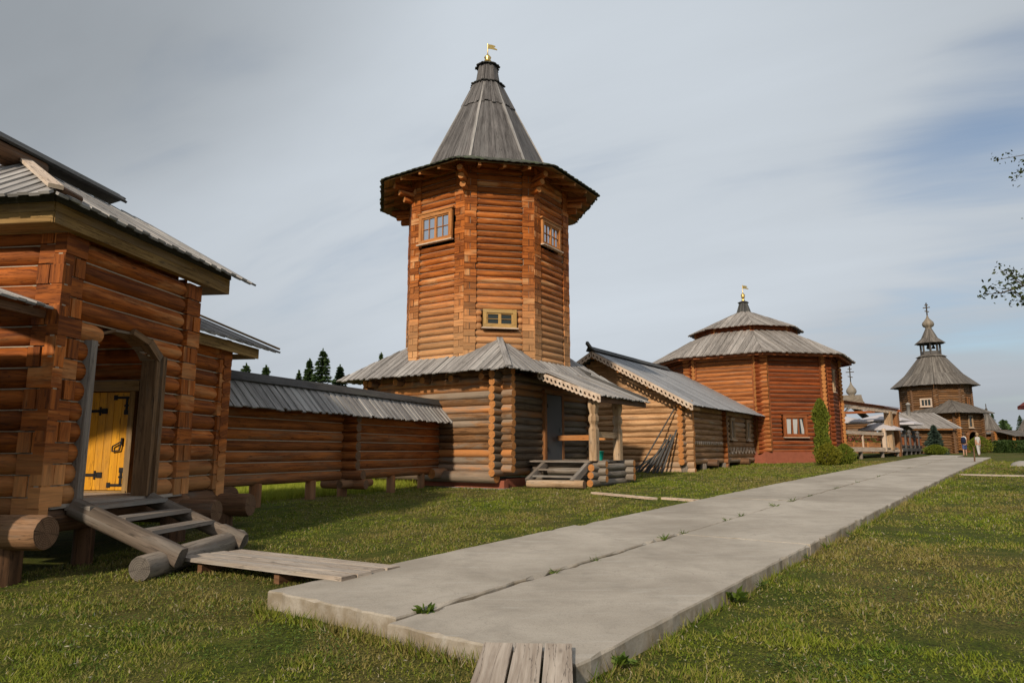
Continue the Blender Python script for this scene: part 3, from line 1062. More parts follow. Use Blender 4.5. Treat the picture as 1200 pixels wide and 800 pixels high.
def make_gatehouse():
    t = thing('log_gatehouse', 'tall log house with arched doorway, yellow plank door and wide grey board eaves', 'building', GF(1.5, -1.9, gz(-5.75, 8.5)))
    lm = ['gate_log', 'end_dark', 'caulk', 'end_pale']
    P, Z0, Z1 = 0.268, 0.95, 4.434
    BL = (0.21, 0.40)
    # facade towards the lawn with the arched opening
    arch = [(0.66, 2.02, 0.9, 3.06), (0.86, 1.86, 3.1, 3.36)]
    mb = MB()
    log_wall(mb, GF, 0, 3.05, Z0, Z1, P, r=0.143, caulk=0.012, openings=arch, hew=(0.36, 0.34), capmi=3, blocks=BL)
    # squared end of the back wall showing at the right corner is part of that wall
    mb.build('facade_log_wall', lm, t)
    # wall facing the camera (mostly out of the picture) with an arch of its own
    F2 = GF.rot(0, 0, 7.7 + 270)            # runs back from the corner; outward side faces the viewer
    F2 = Fr((GF.p.x, GF.p.y), 7.7 - 90)
    mb = MB()
    log_wall(mb, F2, 0.0, 3.8, Z0 - P / 2, Z1 + P / 2, P, r=0.143, side=-1, caulk=0.012, inset=-0.143, hew=(0.34, 0.36), blocks=BL, openings=[(1.5, 3.05, 0.9, 3.3), (1.75, 2.8, 3.3, 3.55)], capmi=3)
    mb.build('front_log_wall', lm, t)
    # inner wall with the door, and the far side walls
    DW = 2.78
    F3 = Fr((GF(DW, 0, 0).x, GF(DW, 0, 0).y), 7.7 - 90)
    mb = MB()
    log_wall(mb, F3, 0.12, 3.8, Z0, Z1, P, r=0.150, side=-1, caulk=0.014, inset=-0.15, openings=[(0.90, 1.86, 0.9, 2.72)], hew=(0.01, 0.01), capmi=3)
    mb.build('inner_log_wall', lm, t)
    mb = MB()
    FL = Fr((GF(0, -3.8, 0).x, GF(0, -3.8, 0).y), 7.7)
    log_wall(mb, FL, 0, 2.95, Z0, Z1, P, r=0.152, side=-1, inset=-0.152, hew=(0.36, 0.24))
    log_wall(mb, FL, 3.0, 4.65, Z0, 3.5, P, r=0.152, side=-1, inset=-0.152, hew=(0.36, 0.24))
    FB = Fr((GF(4.65, 0, 0).x, GF(4.65, 0, 0).y), 7.7 - 90)
    log_wall(mb, FB, 0.3, 3.8, Z0 - P / 2, 3.78, P, r=0.152, side=1, inset=0.152, hew=(0.24, 0.36))
    mb.build('rear_log_wall', lm, t)
    # lower volume on the right
    mb = MB()
    log_wall(mb, GF.rot(0, -0.3, 7.7), 2.6, 4.65, Z0, 3.70, P, r=0.143, caulk=0.012, hew=(0.36, 0.34), blocks=BL)
    mb.build('annexe_log_wall', lm, t)
    # floor
    mb = MB()
    for i in range(18):
        b = -0.02 - i * 0.21
        mb.bar(GF(0.20, b - 0.1, 0.955), GF(2.9, b - 0.1, 0.955), 0.2, 0.05)
    mb.build('floor', 'deck_board', t)
    # door frame and door in the inner wall
    da, d0, d1, dz0, dz1 = DW - 0.03, -0.95, -1.78, 1.0, 2.62
    mb = MB()
    for b in (d0 + 0.07, d1 - 0.07):
        mb.bar(GF(da, b, 0.98), GF(da, b, dz1), 0.10, 0.16, up=GF.a)
    mb.bar(GF(da - 0.02, d0 + 0.20, dz1 + 0.09), GF(da - 0.02, d1 - 0.2, dz1 + 0.09), 0.18, 0.17)
    mb.bar(GF(da, d0 + 0.1, 0.985), GF(da, d1 - 0.1, 0.985), 0.2, 0.05)
    mb.build('door_frame', 'board', t)
    mb = MB()
    n = 6
    for i in range(n):
        b = d0 + (d1 - d0) * (i + 0.5) / n
        mb.bar(GF(da + 0.0, b, 1.02), GF(da + 0.0, b, dz1 - 0.01), abs(d1 - d0) / n - 0.006, 0.05, up=GF.a)
    door = mb.build('door', 'yellow', t)
    f = da - 0.032
    mb = MB()                                 # hinge straps and corner irons with pointed tips
    for z in (1.26, 2.30):
        mb.bar(GF(f, d1, z), GF(f, d1 + 0.36, z), 0.012, 0.045)
        mb.bar(GF(f, d1 + 0.34, z), GF(f, d1 + 0.44, z), 0.012, 0.09, up=GF.b + V(0, 0, 1))
        mb.bar(GF(f, d1 + 0.31, z - 0.07), GF(f, d1 + 0.31, z + 0.07), 0.03, 0.012, up=GF.a)
        mb.cut()
    mb.build('hinge_strap', 'iron', door)
    mb = MB()
    for z, s in ((1.10, 1), (2.52, -1)):
        mb.bar(GF(f, d0, z), GF(f, d0 - 0.24, z), 0.012, 0.04)
        mb.bar(GF(f, d0 - 0.23, z), GF(f, d0 - 0.29, z), 0.012, 0.08, up=GF.b + V(0, 0, 1))
        mb.bar(GF(f, d0 - 0.05, z), GF(f, d0 - 0.05, z + s * 0.22), 0.04, 0.012, up=GF.a)
        mb.bar(GF(f, d0 - 0.05, z + s * 0.20), GF(f, d0 - 0.05, z + s * 0.28), 0.075, 0.012, up=GF.a)
        mb.bar(GF(f, d0 - 0.09, z + s * 0.13), GF(f, d0 - 0.01, z + s * 0.13), 0.012, 0.03)
        mb.cut()
    mb.build('corner_iron', 'iron', door)
    mb = MB()
    pts = [(d0 - 0.07, 1.80), (d0 - 0.22, 1.72), (d0 - 0.22, 1.64), (d0 - 0.09, 1.66), (d0 - 0.07, 1.80)]
    for (b0, z0), (b1, z1) in zip(pts, pts[1:]):
        mb.bar(GF(f - 0.03, b0, z0), GF(f - 0.03, b1, z1), 0.018, 0.018)
    mb.bar(GF(f, d0 - 0.07, 1.86), GF(f, d0 - 0.07, 1.74), 0.03, 0.06, up=GF.a)
    mb.build('handle', 'iron', door)
    # jambs and the planks that line the arch
    mb = MB()
    mb.bar(GF(0.615, -0.13, 0.98), GF(0.615, -0.13, 3.12), 0.34, 0.11, up=GF.a)
    mb.build('door_jamb', 'stair_board', t)
    mb = MB()
    mb.bar(GF(2.035, -0.13, 0.98), GF(2.035, -0.13, 3.12), 0.26, 0.09, up=GF.a)
    mb.bar(GF(2.13, -0.03, 0.98), GF(2.13, -0.03, 3.10), 0.14, 0.085, up=GF.a)
    mb.build('door_jamb', 'jamb', t)
    mb = MB()
    pts = [(0.68, 3.08), (0.86, 3.24), (1.10, 3.325), (1.38, 3.335), (1.60, 3.29), (1.78, 3.21), (1.91, 3.12), (2.0, 3.02)]
    for (a0, z0), (a1, z1) in zip(pts, pts[1:]):
        mb.bar(GF(a0, -0.17, z0 + 0.02), GF(a1, -0.17, z1 + 0.02), 0.24, 0.035)
    # bracket-shaped filler cut to the curve of the arch
    mb.bar(GF(1.40, -0.06, 3.375), GF(1.80, -0.06, 3.27), 0.15, 0.09)
    mb.bar(GF(1.78, -0.055, 3.275), GF(2.06, -0.055, 3.06), 0.15, 0.13)
    mb.build('arch_lining', 'jamb', t)

    # main roof: hipped towards the viewer, gabled at the far end
    e0, e1, eb, ez, rb, rz, ha = -0.62, 4.10, 0.33, 4.70, -1.9, 5.96, 1.15
    mb = MB()
    roof_plane(mb, GF(e0, eb, ez), GF(e1, eb, ez), GF(e1, rb, rz), GF(ha, rb, rz), 0.17, 0.035, 0.05)
    mb.build('roof', 'roof', t)
    mb = MB()
    roof_plane(mb, GF(e0, eb - 4.46, ez), GF(e0, eb, ez), GF(ha, rb, rz), GF(ha, rb, rz), 0.15, 0.035, 0.05)
    mb.build('roof', 'roof', t)
    mb = MB()
    roof_plane(mb, GF(e1, eb - 4.46, ez), GF(e0, eb - 4.46, ez), GF(ha, rb, rz), GF(e1, rb, rz), 0.17, 0.035, 0.05)
    mb.build('roof', 'roof', t)
    mb = MB()                                 # hip board and the log it ends in
    mb.bar(GF(e0 - 0.02, eb + 0.02, ez + 0.09), GF(ha, rb, rz + 0.10), 0.16, 0.05)
    mb.build('hip_board', 'pale_board', t)
    mb = MB()
    log(mb, GF(e0 + 0.10, eb - 0.03, ez + 0.10), GF(e0 + 0.44, eb - 0.05, ez + 0.10), 0.055, capmi=1)
    mb.cut()
    log(mb, GF(ha - 0.75, rb, rz + 0.02), GF(ha + 0.3, rb, rz + 0.05), 0.17, capmi=1)
    mb.build('ridge_log', ['dark_log', 'end_dark'], t)
    mb = MB()                                 # ridge boards, two dark planks tilted together
    for s in (1, -1):
        p0, p1 = GF(ha - 1.2, rb + s * 0.16, rz + 0.14), GF(3.2, rb + s * 0.16, rz + 0.14)
        q0, q1 = GF(ha - 1.2, rb - s * 0.02, rz + 0.30), GF(3.2 + (0 if s > 0 else 0.18), rb - s * 0.02, rz + 0.30)
        n = GF.b * s * 0.03 + V(0, 0, 0.03)
        mb.hexa([p0, p1, q1, q0, p0 + n, p1 + n, q1 + n, q0 + n])
    mb.build('ridge_board', 'roof_dark', t)
    mb = MB()                                 # fascia of two boards round the eaves, and the soffit
    for z, w in ((4.51, 0.14), (4.645, 0.12)):
        mb.bar(GF(-0.38, 0.13, z), GF(3.62, 0.13, z), 0.03, w)
        mb.bar(GF(-0.38, 0.13, z), GF(-0.38, -3.95, z), 0.03, w)
    mb.build('fascia', 'board', t)
    mb = MB()
    mb.bar(GF(-0.40, 0.14, 4.755), GF(3.64, 0.14, 4.755), 0.03, 0.09)
    mb.bar(GF(-0.40, 0.14, 4.755), GF(-0.40, -3.95, 4.755), 0.03, 0.09)
    mb.build('eave_board', 'roof_dark', t)
    mb = MB()
    for i in range(4):
        a = 3.14 + i * 0.15
        mb.bar(GF(a, 0.11, 4.46), GF(a, -3.9, 4.46), 0.145, 0.02)
    for i in range(3):
        a = -0.33 + i * 0.15
        mb.bar(GF(a, 0.11, 4.455), GF(a, -3.9, 4.455), 0.145, 0.02)
    mb.bar(GF(-0.3, 0.06, 4.452), GF(3.06, 0.06, 4.452), 0.11, 0.02)
    mb.build('soffit', 'board', t)
    mb = MB()                                 # far gable
    for i in range(9):
        z = 4.5 + i * 0.15
        hw = 1.62 * (1 - (z - 4.4) / 1.45)
        if hw > 0.1: mb.bar(GF(3.0, rb - hw - 0.1, z), GF(3.0, rb + hw + 0.1, z), 0.05, 0.146)
    mb.build('gable', 'gate_log', t)

    # roof of the lower volume
    l0, l1, lb, lz, lrz = 3.02, 6.0, -0.06, 3.70, 4.56
    rb = -2.1
    mb = MB()
    roof_plane(mb, GF(l0, lb, lz), GF(l1, lb, lz), GF(l1, rb, lrz), GF(l0, rb, lrz), 0.17, 0.035, 0.05)
    roof_plane(mb, GF(l1, rb * 2 - lb, lz), GF(l0, rb * 2 - lb, lz), GF(l0, rb, lrz), GF(l1, rb, lrz), 0.17, 0.035, 0.05)
    mb.build('annexe_roof', 'roof', t)
    mb = MB()
    mb.bar(GF(l0, lb - 0.10, lz - 0.10), GF(l1 - 0.65, lb - 0.10, lz - 0.10), 0.03, 0.20)
    for i in range(4):
        b = 4.73 + i * 0.16
        mb.bar(GF(b, lb - 0.12, lz - 0.205), GF(b, -3.8, lz - 0.205), 0.155, 0.02)
    mb.bar(GF(l1 - 0.02, lb + 0.02, lz + 0.10), GF(l1 - 0.02, rb, lrz + 0.10), 0.14, 0.04)
    mb.bar(GF(l1 - 0.02, rb * 2 - lb, lz + 0.10), GF(l1 - 0.02, rb, lrz + 0.10), 0.14, 0.04)
    mb.build('annexe_fascia', 'board', t)

    # small roof over the steps on the near side, just reaching into the picture
    cz0, cz1, cb0, cb1, ca = 3.42, 4.09, -0.10, -2.1, -0.95
    mb = MB()
    roof_plane(mb, GF(ca, cb0, cz0), GF(-0.02, cb0, cz0), GF(-0.02, cb1, cz1), GF(ca, cb1, cz1), 0.14, 0.03, 0.03)
    roof_plane(mb, GF(-0.02, 2 * cb1 - cb0, cz0), GF(ca, 2 * cb1 - cb0, cz0), GF(ca, cb1, cz1), GF(-0.02, cb1, cz1), 0.14, 0.03, 0.03)
    mb.build('porch_roof', 'roof', t)
    mb = MB()
    mb.bar(GF(ca, cb0 - 0.10, cz0 - 0.06), GF(-0.02, cb0 - 0.10, cz0 - 0.06), 0.06, 0.10)
    mb.cut()
    mb.bar(GF(ca, 2 * cb1 - cb0 + 0.1, cz0 - 0.06), GF(-0.02, 2 * cb1 - cb0 + 0.1, cz0 - 0.06), 0.06, 0.10)
    mb.cut()
    mb.bar(GF(ca, cb1, cz1 - 0.06), GF(-0.02, cb1, cz1 - 0.06), 0.08, 0.10)
    mb.build('porch_beam', 'dark_log', t)
    mb = MB()                                 # added board screen, out of view, that shades the front wall
    for i in range(9):
        mb.bar(GF(ca + 0.04, cb0 - 0.10 - 0.13 * i, 0.80), GF(ca + 0.04, cb0 - 0.10 - 0.13 * i, 3.38), 0.126, 0.03, up=GF.a)
    mb.build('shade_screen', 'dark_log', t)

    # foundation logs that stick out at the corners
    mb = MB()
    log(mb, GF(-0.20, -3.9, 0.70), GF(-0.20, 0.32, 0.70), 0.205, 0.205)
    mb.build('foundation_log', ['sill_log', 'end_dark'], t)
    mb = MB()
    log(mb, GF(0.02, -0.20, 0.79), GF(3.2, -0.20, 0.79), 0.17)
    mb.cut()
    log(mb, GF(3.0, -3.5, 0.68), GF(3.0, 0.55, 0.68), 0.19)
    mb.build('foundation_log', ['dark_log', 'end_dark'], t)
    mb = MB()
    log(mb, GF(4.55, -3.9, 0.66), GF(4.55, 0.30, 0.66), 0.21)
    mb.cut()
    log(mb, GF(3.1, -0.45, 0.80), GF(5.2, -0.45, 0.82), 0.15)
    mb.build('foundation_log', ['dark_log', 'end_dark'], t)
    for a, b, r in ((-0.15, -0.30, 0.24), (-0.15, -2.2, 0.22), (1.15, -0.28, 0.13), (3.0, -0.2, 0.2), (4.55, -0.25, 0.19), (3.0, -3.4, 0.2), (4.55, -3.5, 0.2)):
        q = GF(a, b, 0)
        g = gz(q.x, q.y)
        mb = MB()
        log(mb, V(q.x, q.y, g - 0.15), V(q.x, q.y, 0.62), r)
        mb.build('post', ['dark_log', 'end_dark'], t)


make_gatehouse()


def make_stairs():
    t = thing('wooden_stairs', 'weathered grey wooden steps below the arched doorway', 'stairs', GF(1.3, 0.8, gz(-4.9, 9.7)))
    def stringer(a):
        mb = MB()
        A, B = GF(a, 0.02, 0.93), GF(a, 1.56, 0.33)
        d = (B - A)
        rings = []
        for f in (0, 0.25, 0.5, 0.74, 0.76, 1.0):
            c = A + d * f
            sq = 0.25 if f < 0.75 else 0.95
            rings.append(ring(c, d, 0.125 if a < 1 else 0.10, sq, 0.09 if a < 1 else 0.07, 0.12, 16, 0.01))
        mb.loft(rings, 0, True, capmi=1)
        mb.build('stringer', ['stringer', 'end_grey'], t)
    stringer(0.56)
    stringer(2.06)
    for b, z in ((0.14, 0.925), (0.56, 0.775), (0.94, 0.615)):
        mb = MB()
        mb.bar(GF(0.46 if b < 0.3 else 0.62, b, z), GF(2.04, b, z), 0.36 if b < 0.3 else 0.30, 0.055)
        mb.build('tread', 'stair_board', t)
    mb = MB()
    g0, g1 = GF(0.14, 1.30, 0), GF(2.35, 1.34, 0)
    log(mb, V(g0.x, g0.y, gz(g0.x, g0.y) + 0.13), V(g1.x, g1.y, gz(g1.x, g1.y) + 0.15), 0.155, 0.15)
    mb.build('base_log', ['grey_log', 'end_grey'], t)


make_stairs()


def plank_walk(name, label, c0, c1, widths, z0, z1, th=0.045, gap=0.012, mat='deck_board', cat='boardwalk', skew=0.0):
    """a walkway of planks laid side by side from c0 to c1"""
    c0, c1 = V(c0[0], c0[1], z0), V(c1[0], c1[1], z1)
    d = (c1 - c0).normalized()
    x = V(-d.y, d.x, 0).normalized()
    t = thing(name, label, cat, ((c0 + c1) / 2))
    tot = sum(widths) + gap * (len(widths) - 1)
    o = -tot / 2
    for i, w in enumerate(widths):
        mb = MB()
        j = random.uniform(-0.04, 0.04)
        A, B = c0 + x * (o + w / 2) + d * (j + skew * o), c1 + x * (o + w / 2) + d * random.uniform(-0.04, 0.04)
        mb.bar(A, B, w, th)
        mb.build('plank', mat, t)
        o += w + gap
    mb = MB()
    for f in (0.12, 0.62):
        c = c0 + (c1 - c0) * f
        g = gz(c.x, c.y)
        h = c.z - th / 2 - 0.004
        if h - g > 0.06:
            mb.bar(c - x * tot * 0.42 + V(0, 0, (g - 0.03 + h) / 2 - c.z), c + x * tot * 0.42 + V(0, 0, (g - 0.03 + h) / 2 - c.z), 0.09, h - g + 0.03)
            mb.cut()
    if mb.pieces: mb.build('bearer', 'dark_log', t)
    return t


plank_walk('plank_walkway', 'boardwalk of four grey planks from the wooden steps to the concrete path', (-4.02, 9.42), (-1.52, 7.74), [0.2, 0.2, 0.2, 0.2], 0.29, 0.335, skew=0.3, gap=0.022)
plank_walk('plank_walkway', 'short walkway of three bare planks at the near end of the path', (-0.02, 3.35), (0.11, 5.03), [0.185, 0.19, 0.2], 0.20, 0.30, th=0.05, gap=0.018)


# ------------------------------------------------------------------ the roofed log wall
WF = Fr((-5.95, 14.5), 22)


def make_log_wall():
    t = thing('log_fence', 'low brown log wall on stilts under a grey board roof', 'wall', WF(4.5, -0.2, gz(-4.2, 18.7)))
    lm = ['wall_log', 'end_dark', 'caulk']
    for a0, a1 in ((-0.5, 4.02), (4.38, 9.45)):
        mb = MB()
        log_wall(mb, WF, a0, a1, 0.90, 2.62, 0.2457, r=0.137, style='round', ext=(0.0, 0.0), inset=0.137, caulk=0.014)
        mb.build('log_panel', lm, t)
    mb = MB()                                 # the buttress of crossed logs between the panels
    for k in range(8):
        z = 0.66 + 0.2457 * (k + 0.5)
        log(mb, WF(4.2, -0.75, z), WF(4.2, (0.34 if k > 1 else 0.62 - 0.1 * k) , z), 0.13)
    log(mb, WF(3.6, 0.22, 0.80), WF(5.0, 0.22, 0.80), 0.11)
    mb.build('buttress', lm, t)
    for a in (1.0, 2.9, 4.2, 6.6, 8.4):
        q = WF(a, -0.13, 0)
        mb = MB()
        log(mb, V(q.x, q.y, gz(q.x, q.y) - 0.1), V(q.x, q.y, 0.93), 0.135 if a < 8 else 0.12)
        mb.build('stilt', ['wall_log', 'end_dark'], t)
    a0, a1 = -0.6, 9.75
    for s in (1, -1):
        mb = MB()
        e, rr = WF(a0, -0.14 + s * 0.62, 2.56), WF(a0, -0.14, 3.22)
        e1, rr1 = WF(a1, -0.14 + s * 0.62, 2.56), WF(a1, -0.14, 3.22)
        if s > 0: roof_plane(mb, e, e1, rr1, rr, 0.125, 0.03, 0.04, jit=0.035)
        else: roof_plane(mb, e1, e, rr, rr1, 0.125, 0.03, 0.04)
        mb.build('roof', 'roof', t)
    mb = MB()
    for s in (1, -1):
        p0, p1 = WF(a0, -0.14 + s * 0.17, 3.14), WF(a1 - 0.3, -0.14 + s * 0.17, 3.14)
        q0, q1 = WF(a0, -0.14, 3.34), WF(a1 - 0.3, -0.14, 3.34)
        n = WF.b * s * 0.035 + V(0, 0, 0.025)
        mb.hexa([p0, p1, q1, q0, p0 + n, p1 + n, q1 + n, q0 + n])
    mb.build('ridge_board', 'roof_dark', t)
    mb = MB()
    for a in np.arange(0.2, 9.4, 1.1):
        for s in (1, -1):
            mb.bar(WF(a, -0.14, 3.10), WF(a, -0.14 + s * 0.52, 2.55), 0.07, 0.09)
            mb.cut()
    mb.build('rafter', 'dark_log', t)


make_log_wall()

# ------------------------------------------------------------------ the watchtower
TF = Fr((-0.32, 21.76), 34)
OC = V(-1.0, 25.9, 0)                      # axis of the octagon


def octo(c, az, ap):
    """frame on the face of an octagon whose outward normal points to azimuth az; a runs to the right seen from outside"""
    n = V(math.sin(R(az)), math.cos(R(az)), 0)
    p = c + n * ap
    return Fr((p.x, p.y), az - 90)


def opt(c, az, ap, z):
    """corner of an octagon (azimuth of the corner) with apothem ap"""
    r = ap / math.cos(R(22.5))
    return V(c.x + r * math.sin(R(az)), c.y + r * math.cos(R(az)), z)


def oct_roof(mb, c, n0, ap0, z0, ap1, z1, bw, th=0.03, over=0.05, taper=False, faces=range(8), jit=0.03, step=45, ribs=True):
    for k in faces:
        az = n0 + step * k
        A, B = opt(c, az + 22.5, ap0, z0), opt(c, az - 22.5, ap0, z0)
        TA, TB = opt(c, az + 22.5, ap1, z1), opt(c, az - 22.5, ap1, z1)
        roof_plane(mb, A, B, TB, TA, bw, th, over, taper=taper, jit=jit, ribs=ribs)


def window(fr, a0, a1, z0, z1, parent, b=0.03, frame=0.09, leaves=2, rows=2, cols=2, mat='orange_board', glass='glass', sill='pale_board', head=True):
    """casement window: frame > leaves with glazing bars, panes, sill"""
    mb = MB()
    w = frame
    for a in (a0 + w / 2, a1 - w / 2):
        mb.bar(fr(a, b, z0), fr(a, b, z1), w, 0.09, up=fr.b)
    mb.bar(fr(a0, b, z1 + w / 2), fr(a1, b, z1 + w / 2), 0.09, w)
    mb.bar(fr(a0, b, z0 - w / 2 + 0.02), fr(a1, b, z0 - w / 2 + 0.02), 0.09, w)
    if head: mb.bar(fr(a0 - 0.08, b + 0.02, z1 + w + 0.04), fr(a1 + 0.08, b + 0.02, z1 + w + 0.04), 0.11, 0.06)
    fo = mb.build('window', mat, parent)
    mb = MB()
    i0, i1 = a0 + w, a1 - w
    lw = (i1 - i0) / leaves
    for l in range(leaves):
        x0, x1 = i0 + l * lw, i0 + (l + 1) * lw
        s = min(0.05, lw * 0.12)
        for a in (x0 + s / 2, x1 - s / 2): mb.bar(fr(a, b - 0.02, z0), fr(a, b - 0.02, z1), s, 0.06, up=fr.b)
        for z in (z0 + s / 2, z1 - s / 2): mb.bar(fr(x0 + s, b - 0.02, z), fr(x1 - s, b - 0.02, z), 0.06, s)
        for c in range(1, cols):
            a = x0 + (x1 - x0) * c / cols
            mb.bar(fr(a, b - 0.015, z0 + s), fr(a, b - 0.015, z1 - s), 0.018, 0.04, up=fr.b)
        for r in range(1, rows):
            z = z0 + (z1 - z0) * r / rows
            mb.bar(fr(x0 + s, b - 0.013, z), fr(x1 - s, b - 0.013, z), 0.036, 0.018)
    mb.build('sash', mat, fo)
    mb = MB()
    mb.bar(fr(i0, b - 0.035, (z0 + z1) / 2), fr(i1, b - 0.035, (z0 + z1) / 2), 0.012, z1 - z0)
    mb.build('pane', glass, fo)
    if sill:
        mb = MB()
        mb.bar(fr(a0 - 0.05, b + 0.05, z0 - w + 0.0), fr(a1 + 0.05, b + 0.05, z0 - w + 0.0), 0.14, 0.04)
        mb.build('sill', sill, fo)
    return fo


def vane(parent, c, h, mat='gold', flag=True):
    mb = MB()
    lathe(mb, c, [(0.13, 0), (0.09, 0.12 * h), (0.075, 0.22 * h), (0.14, 0.26 * h), (0.10, 0.31 * h), (0.15, 0.38 * h), (0.09, 0.46 * h), (0.03, 0.52 * h), (0.018, 0.6 * h), (0.014, 1.0 * h)], 12)
    if flag:
        c = Vector(c)
        z0, z1 = c.z + 0.78 * h, c.z + 0.96 * h
        d = V(0.92, 0.25, 0)
        th = V(-0.25, 0.92, 0) * 0.01
        m = (z0 + z1) / 2
        w = 0.40 * h
        for (u0, za0, zb0, u1, za1, zb1) in ((0.02, z0, z1, 0.45 * w, z0, z1), (0.45 * w, m - .02, z1, w * 0.8, m + .02, z1 - .03), (0.45 * w, z0, m + .02, w, z0 - .02, z0 + .02)):
            p = [c + d * u0, c + d * u1]
            mb.hexa([V(p[0].x, p[0].y, za0) - th, V(p[1].x, p[1].y, za1) - th, V(p[1].x, p[1].y, za1) + th, V(p[0].x, p[0].y, za0) + th,
                     V(p[0].x, p[0].y, zb0) - th, V(p[1].x, p[1].y, zb1) - th, V(p[1].x, p[1].y, zb1) + th, V(p[0].x, p[0].y, zb0) + th])
    mb.build('weather_vane', mat, parent)


def make_tower():
    g0 = gz(-1.1, 25.9)
    t = thing('watchtower', 'tall octagonal log watchtower with pointed board spire above a square log base', 'tower', V(OC.x, OC.y, g0))
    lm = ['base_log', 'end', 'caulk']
    P = 0.236
    # square base
    FLf = Fr((TF.p.x, TF.p.y), 34 - 90)                       # left facade, outward side towards the viewer (-b of this frame)
    mb = MB()
    log_wall(mb, FLf, 0, 6.0, 0.98, 4.28, P, r=0.13, style='round', ext=(0.36, 0.3), inset=-0.13, side=-1)
    log(mb, FLf(0.1, -0.13, 0.83), FLf(3.0, -0.13, 0.83), 0.19, 0.18)
    log(mb, FLf(3.1, -0.13, 0.83), FLf(6.2, -0.13, 0.83), 0.17, 0.16)
    log(mb, FLf(2.35, -0.62, 0.92), FLf(2.35, 0.3, 0.92), 0.17)
    mb.build('log_wall', lm, t)
    mb = MB()
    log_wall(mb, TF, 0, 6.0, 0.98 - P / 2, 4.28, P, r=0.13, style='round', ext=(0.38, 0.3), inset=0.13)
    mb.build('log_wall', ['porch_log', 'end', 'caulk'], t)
    for fr, sd in ((Fr((TF(0, -6, 0).x, TF(0, -6, 0).y), 34), -1), (Fr((TF(6, 0, 0).x, TF(6, 0, 0).y), 34 - 90), 1)):
        mb = MB()
        log_wall(mb, fr, 0, 6.0, 0.98 - (P / 2 if sd < 0 else 0), 4.28, P, r=0.13, style='round', ext=(0.3, 0.3), inset=0.13 * sd, n=8)
        mb.build('log_wall', lm, t)
    mb = MB()
    mb.bar(FLf(-0.05, 0.18, 0.58), FLf(5.8, 0.18, 0.58), 0.24, 0.30)
    mb.bar(TF(0.35, -0.18, 0.60), TF(5.8, -0.18, 0.60), 0.24, 0.34)
    mb.build('brick_footing', 'brick', t)
    mb = MB()
    mb.bar(FLf(-0.2, 0.0, 0.44), FLf(3.4, 0.0, 0.44), 0.5, 0.10)
    mb.build('cement_footing', 'cement', t)
    for k in range(5):                                        # ends of the ceiling joists above the left wall
        mb = MB()
        b = 0.6 + 1.25 * k
        log(mb, FLf(b, 0.4, 4.02), FLf(b, -0.32, 4.02), 0.12)
        mb.build('joist_end', ['base_log', 'end'], t)

    # skirt roof
    E = 0.78
    ez, pz = 4.16, 5.36
    oa, ob = 0.93, -0.76                                       # where the skirt meets the middle face of the octagon
    rz = pz
    mb = MB()                                                  # towards the viewer's left
    roof_plane(mb, TF(-E, -6 - E, ez), TF(-E, E, ez), TF(oa + 0.3, ob - 0.3, rz + 0.2), TF(oa + 0.3, -6 - ob + 0.3, rz + 0.2), 0.15, 0.032, 0.06, jit=0.05)
    mb.build('skirt_roof', 'roof', t)
    mb = MB()
    roof_plane(mb, TF(6 + E, -6 - E, ez), TF(-E, -6 - E, ez), TF(oa, -6 - ob, rz), TF(6 - oa, -6 - ob, rz), 0.15, 0.032, 0.06)
    roof_plane(mb, TF(6 + E, E, ez), TF(6 + E, -6 - E, ez), TF(6 - oa, -6 - ob, rz), TF(6 - oa, ob, rz), 0.15, 0.032, 0.06)
    mb.build('skirt_roof', 'roof', t)
    mb = MB()                                                  # right side: steep by the octagon, flatter over the porch
    roof_plane(mb, TF(-E, E, ez), TF(6 + E, E, ez), TF(6 - oa, ob - 0.3, rz + 0.2), TF(oa + 0.3, ob - 0.3, rz + 0.2), 0.15, 0.032, 0.05, jit=0.04)
    mb.build('skirt_roof', 'roof', t)
    PA0, PA1, PB, PZ = 1.30, 4.95, 2.85, 3.34
    mb = MB()
    roof_plane(mb, TF(PA0, PB, PZ), TF(PA1, PB, PZ), TF(PA1, -0.15, 4.62), TF(PA0, -0.15, 4.62), 0.15, 0.032, 0.08, jit=0.04)
    mb.build('porch_roof', 'roof', t)
    mb = MB()
    mb.bar(TF(-E, E, ez + 0.07), TF(oa, ob, rz + 0.10), 0.2, 0.04)
    mb.build('hip_board', 'roof', t)
    mb = MB()
    mb.bar(TF(PA1 + 0.03, PB, PZ + 0.08), TF(PA1 + 0.03, 0.0, 4.64), 0.05, 0.14)
    mb.cut()
    mb.bar(TF(PA1 + 0.03, 0.6, 4.5), TF(PA1 + 0.03, -2.3, 5.9), 0.06, 0.07)
    mb.build('verge_board', 'roof_dark', t)
    mb = MB()
    lace_board(mb, TF(PA0 - 0.03, 0.55, 4.26), TF(PA0 - 0.03, PB, PZ + 0.03), 0.25, 0.03, TF.a, 0.17, hole=0.20)
    mb.build('lace_board', 'pale_board', t)
    mb = MB()
    for z in (PZ - 0.10,):
        mb.bar(TF(PA0, PB - 0.08, z), TF(PA1, PB - 0.08, z), 0.04, 0.16)
    for a in (PA0 + 0.1, 2.2, 3.1, 4.0, PA1 - 0.1):
        mb.bar(TF(a, 0.0, 4.46), TF(a, PB - 0.08, PZ - 0.06), 0.09, 0.11)
    mb.bar(TF(PA0, 2.38, 3.38), TF(PA1, 2.38, 3.38), 0.16, 0.18)
    mb.build('porch_beam', 'dark_log', t)

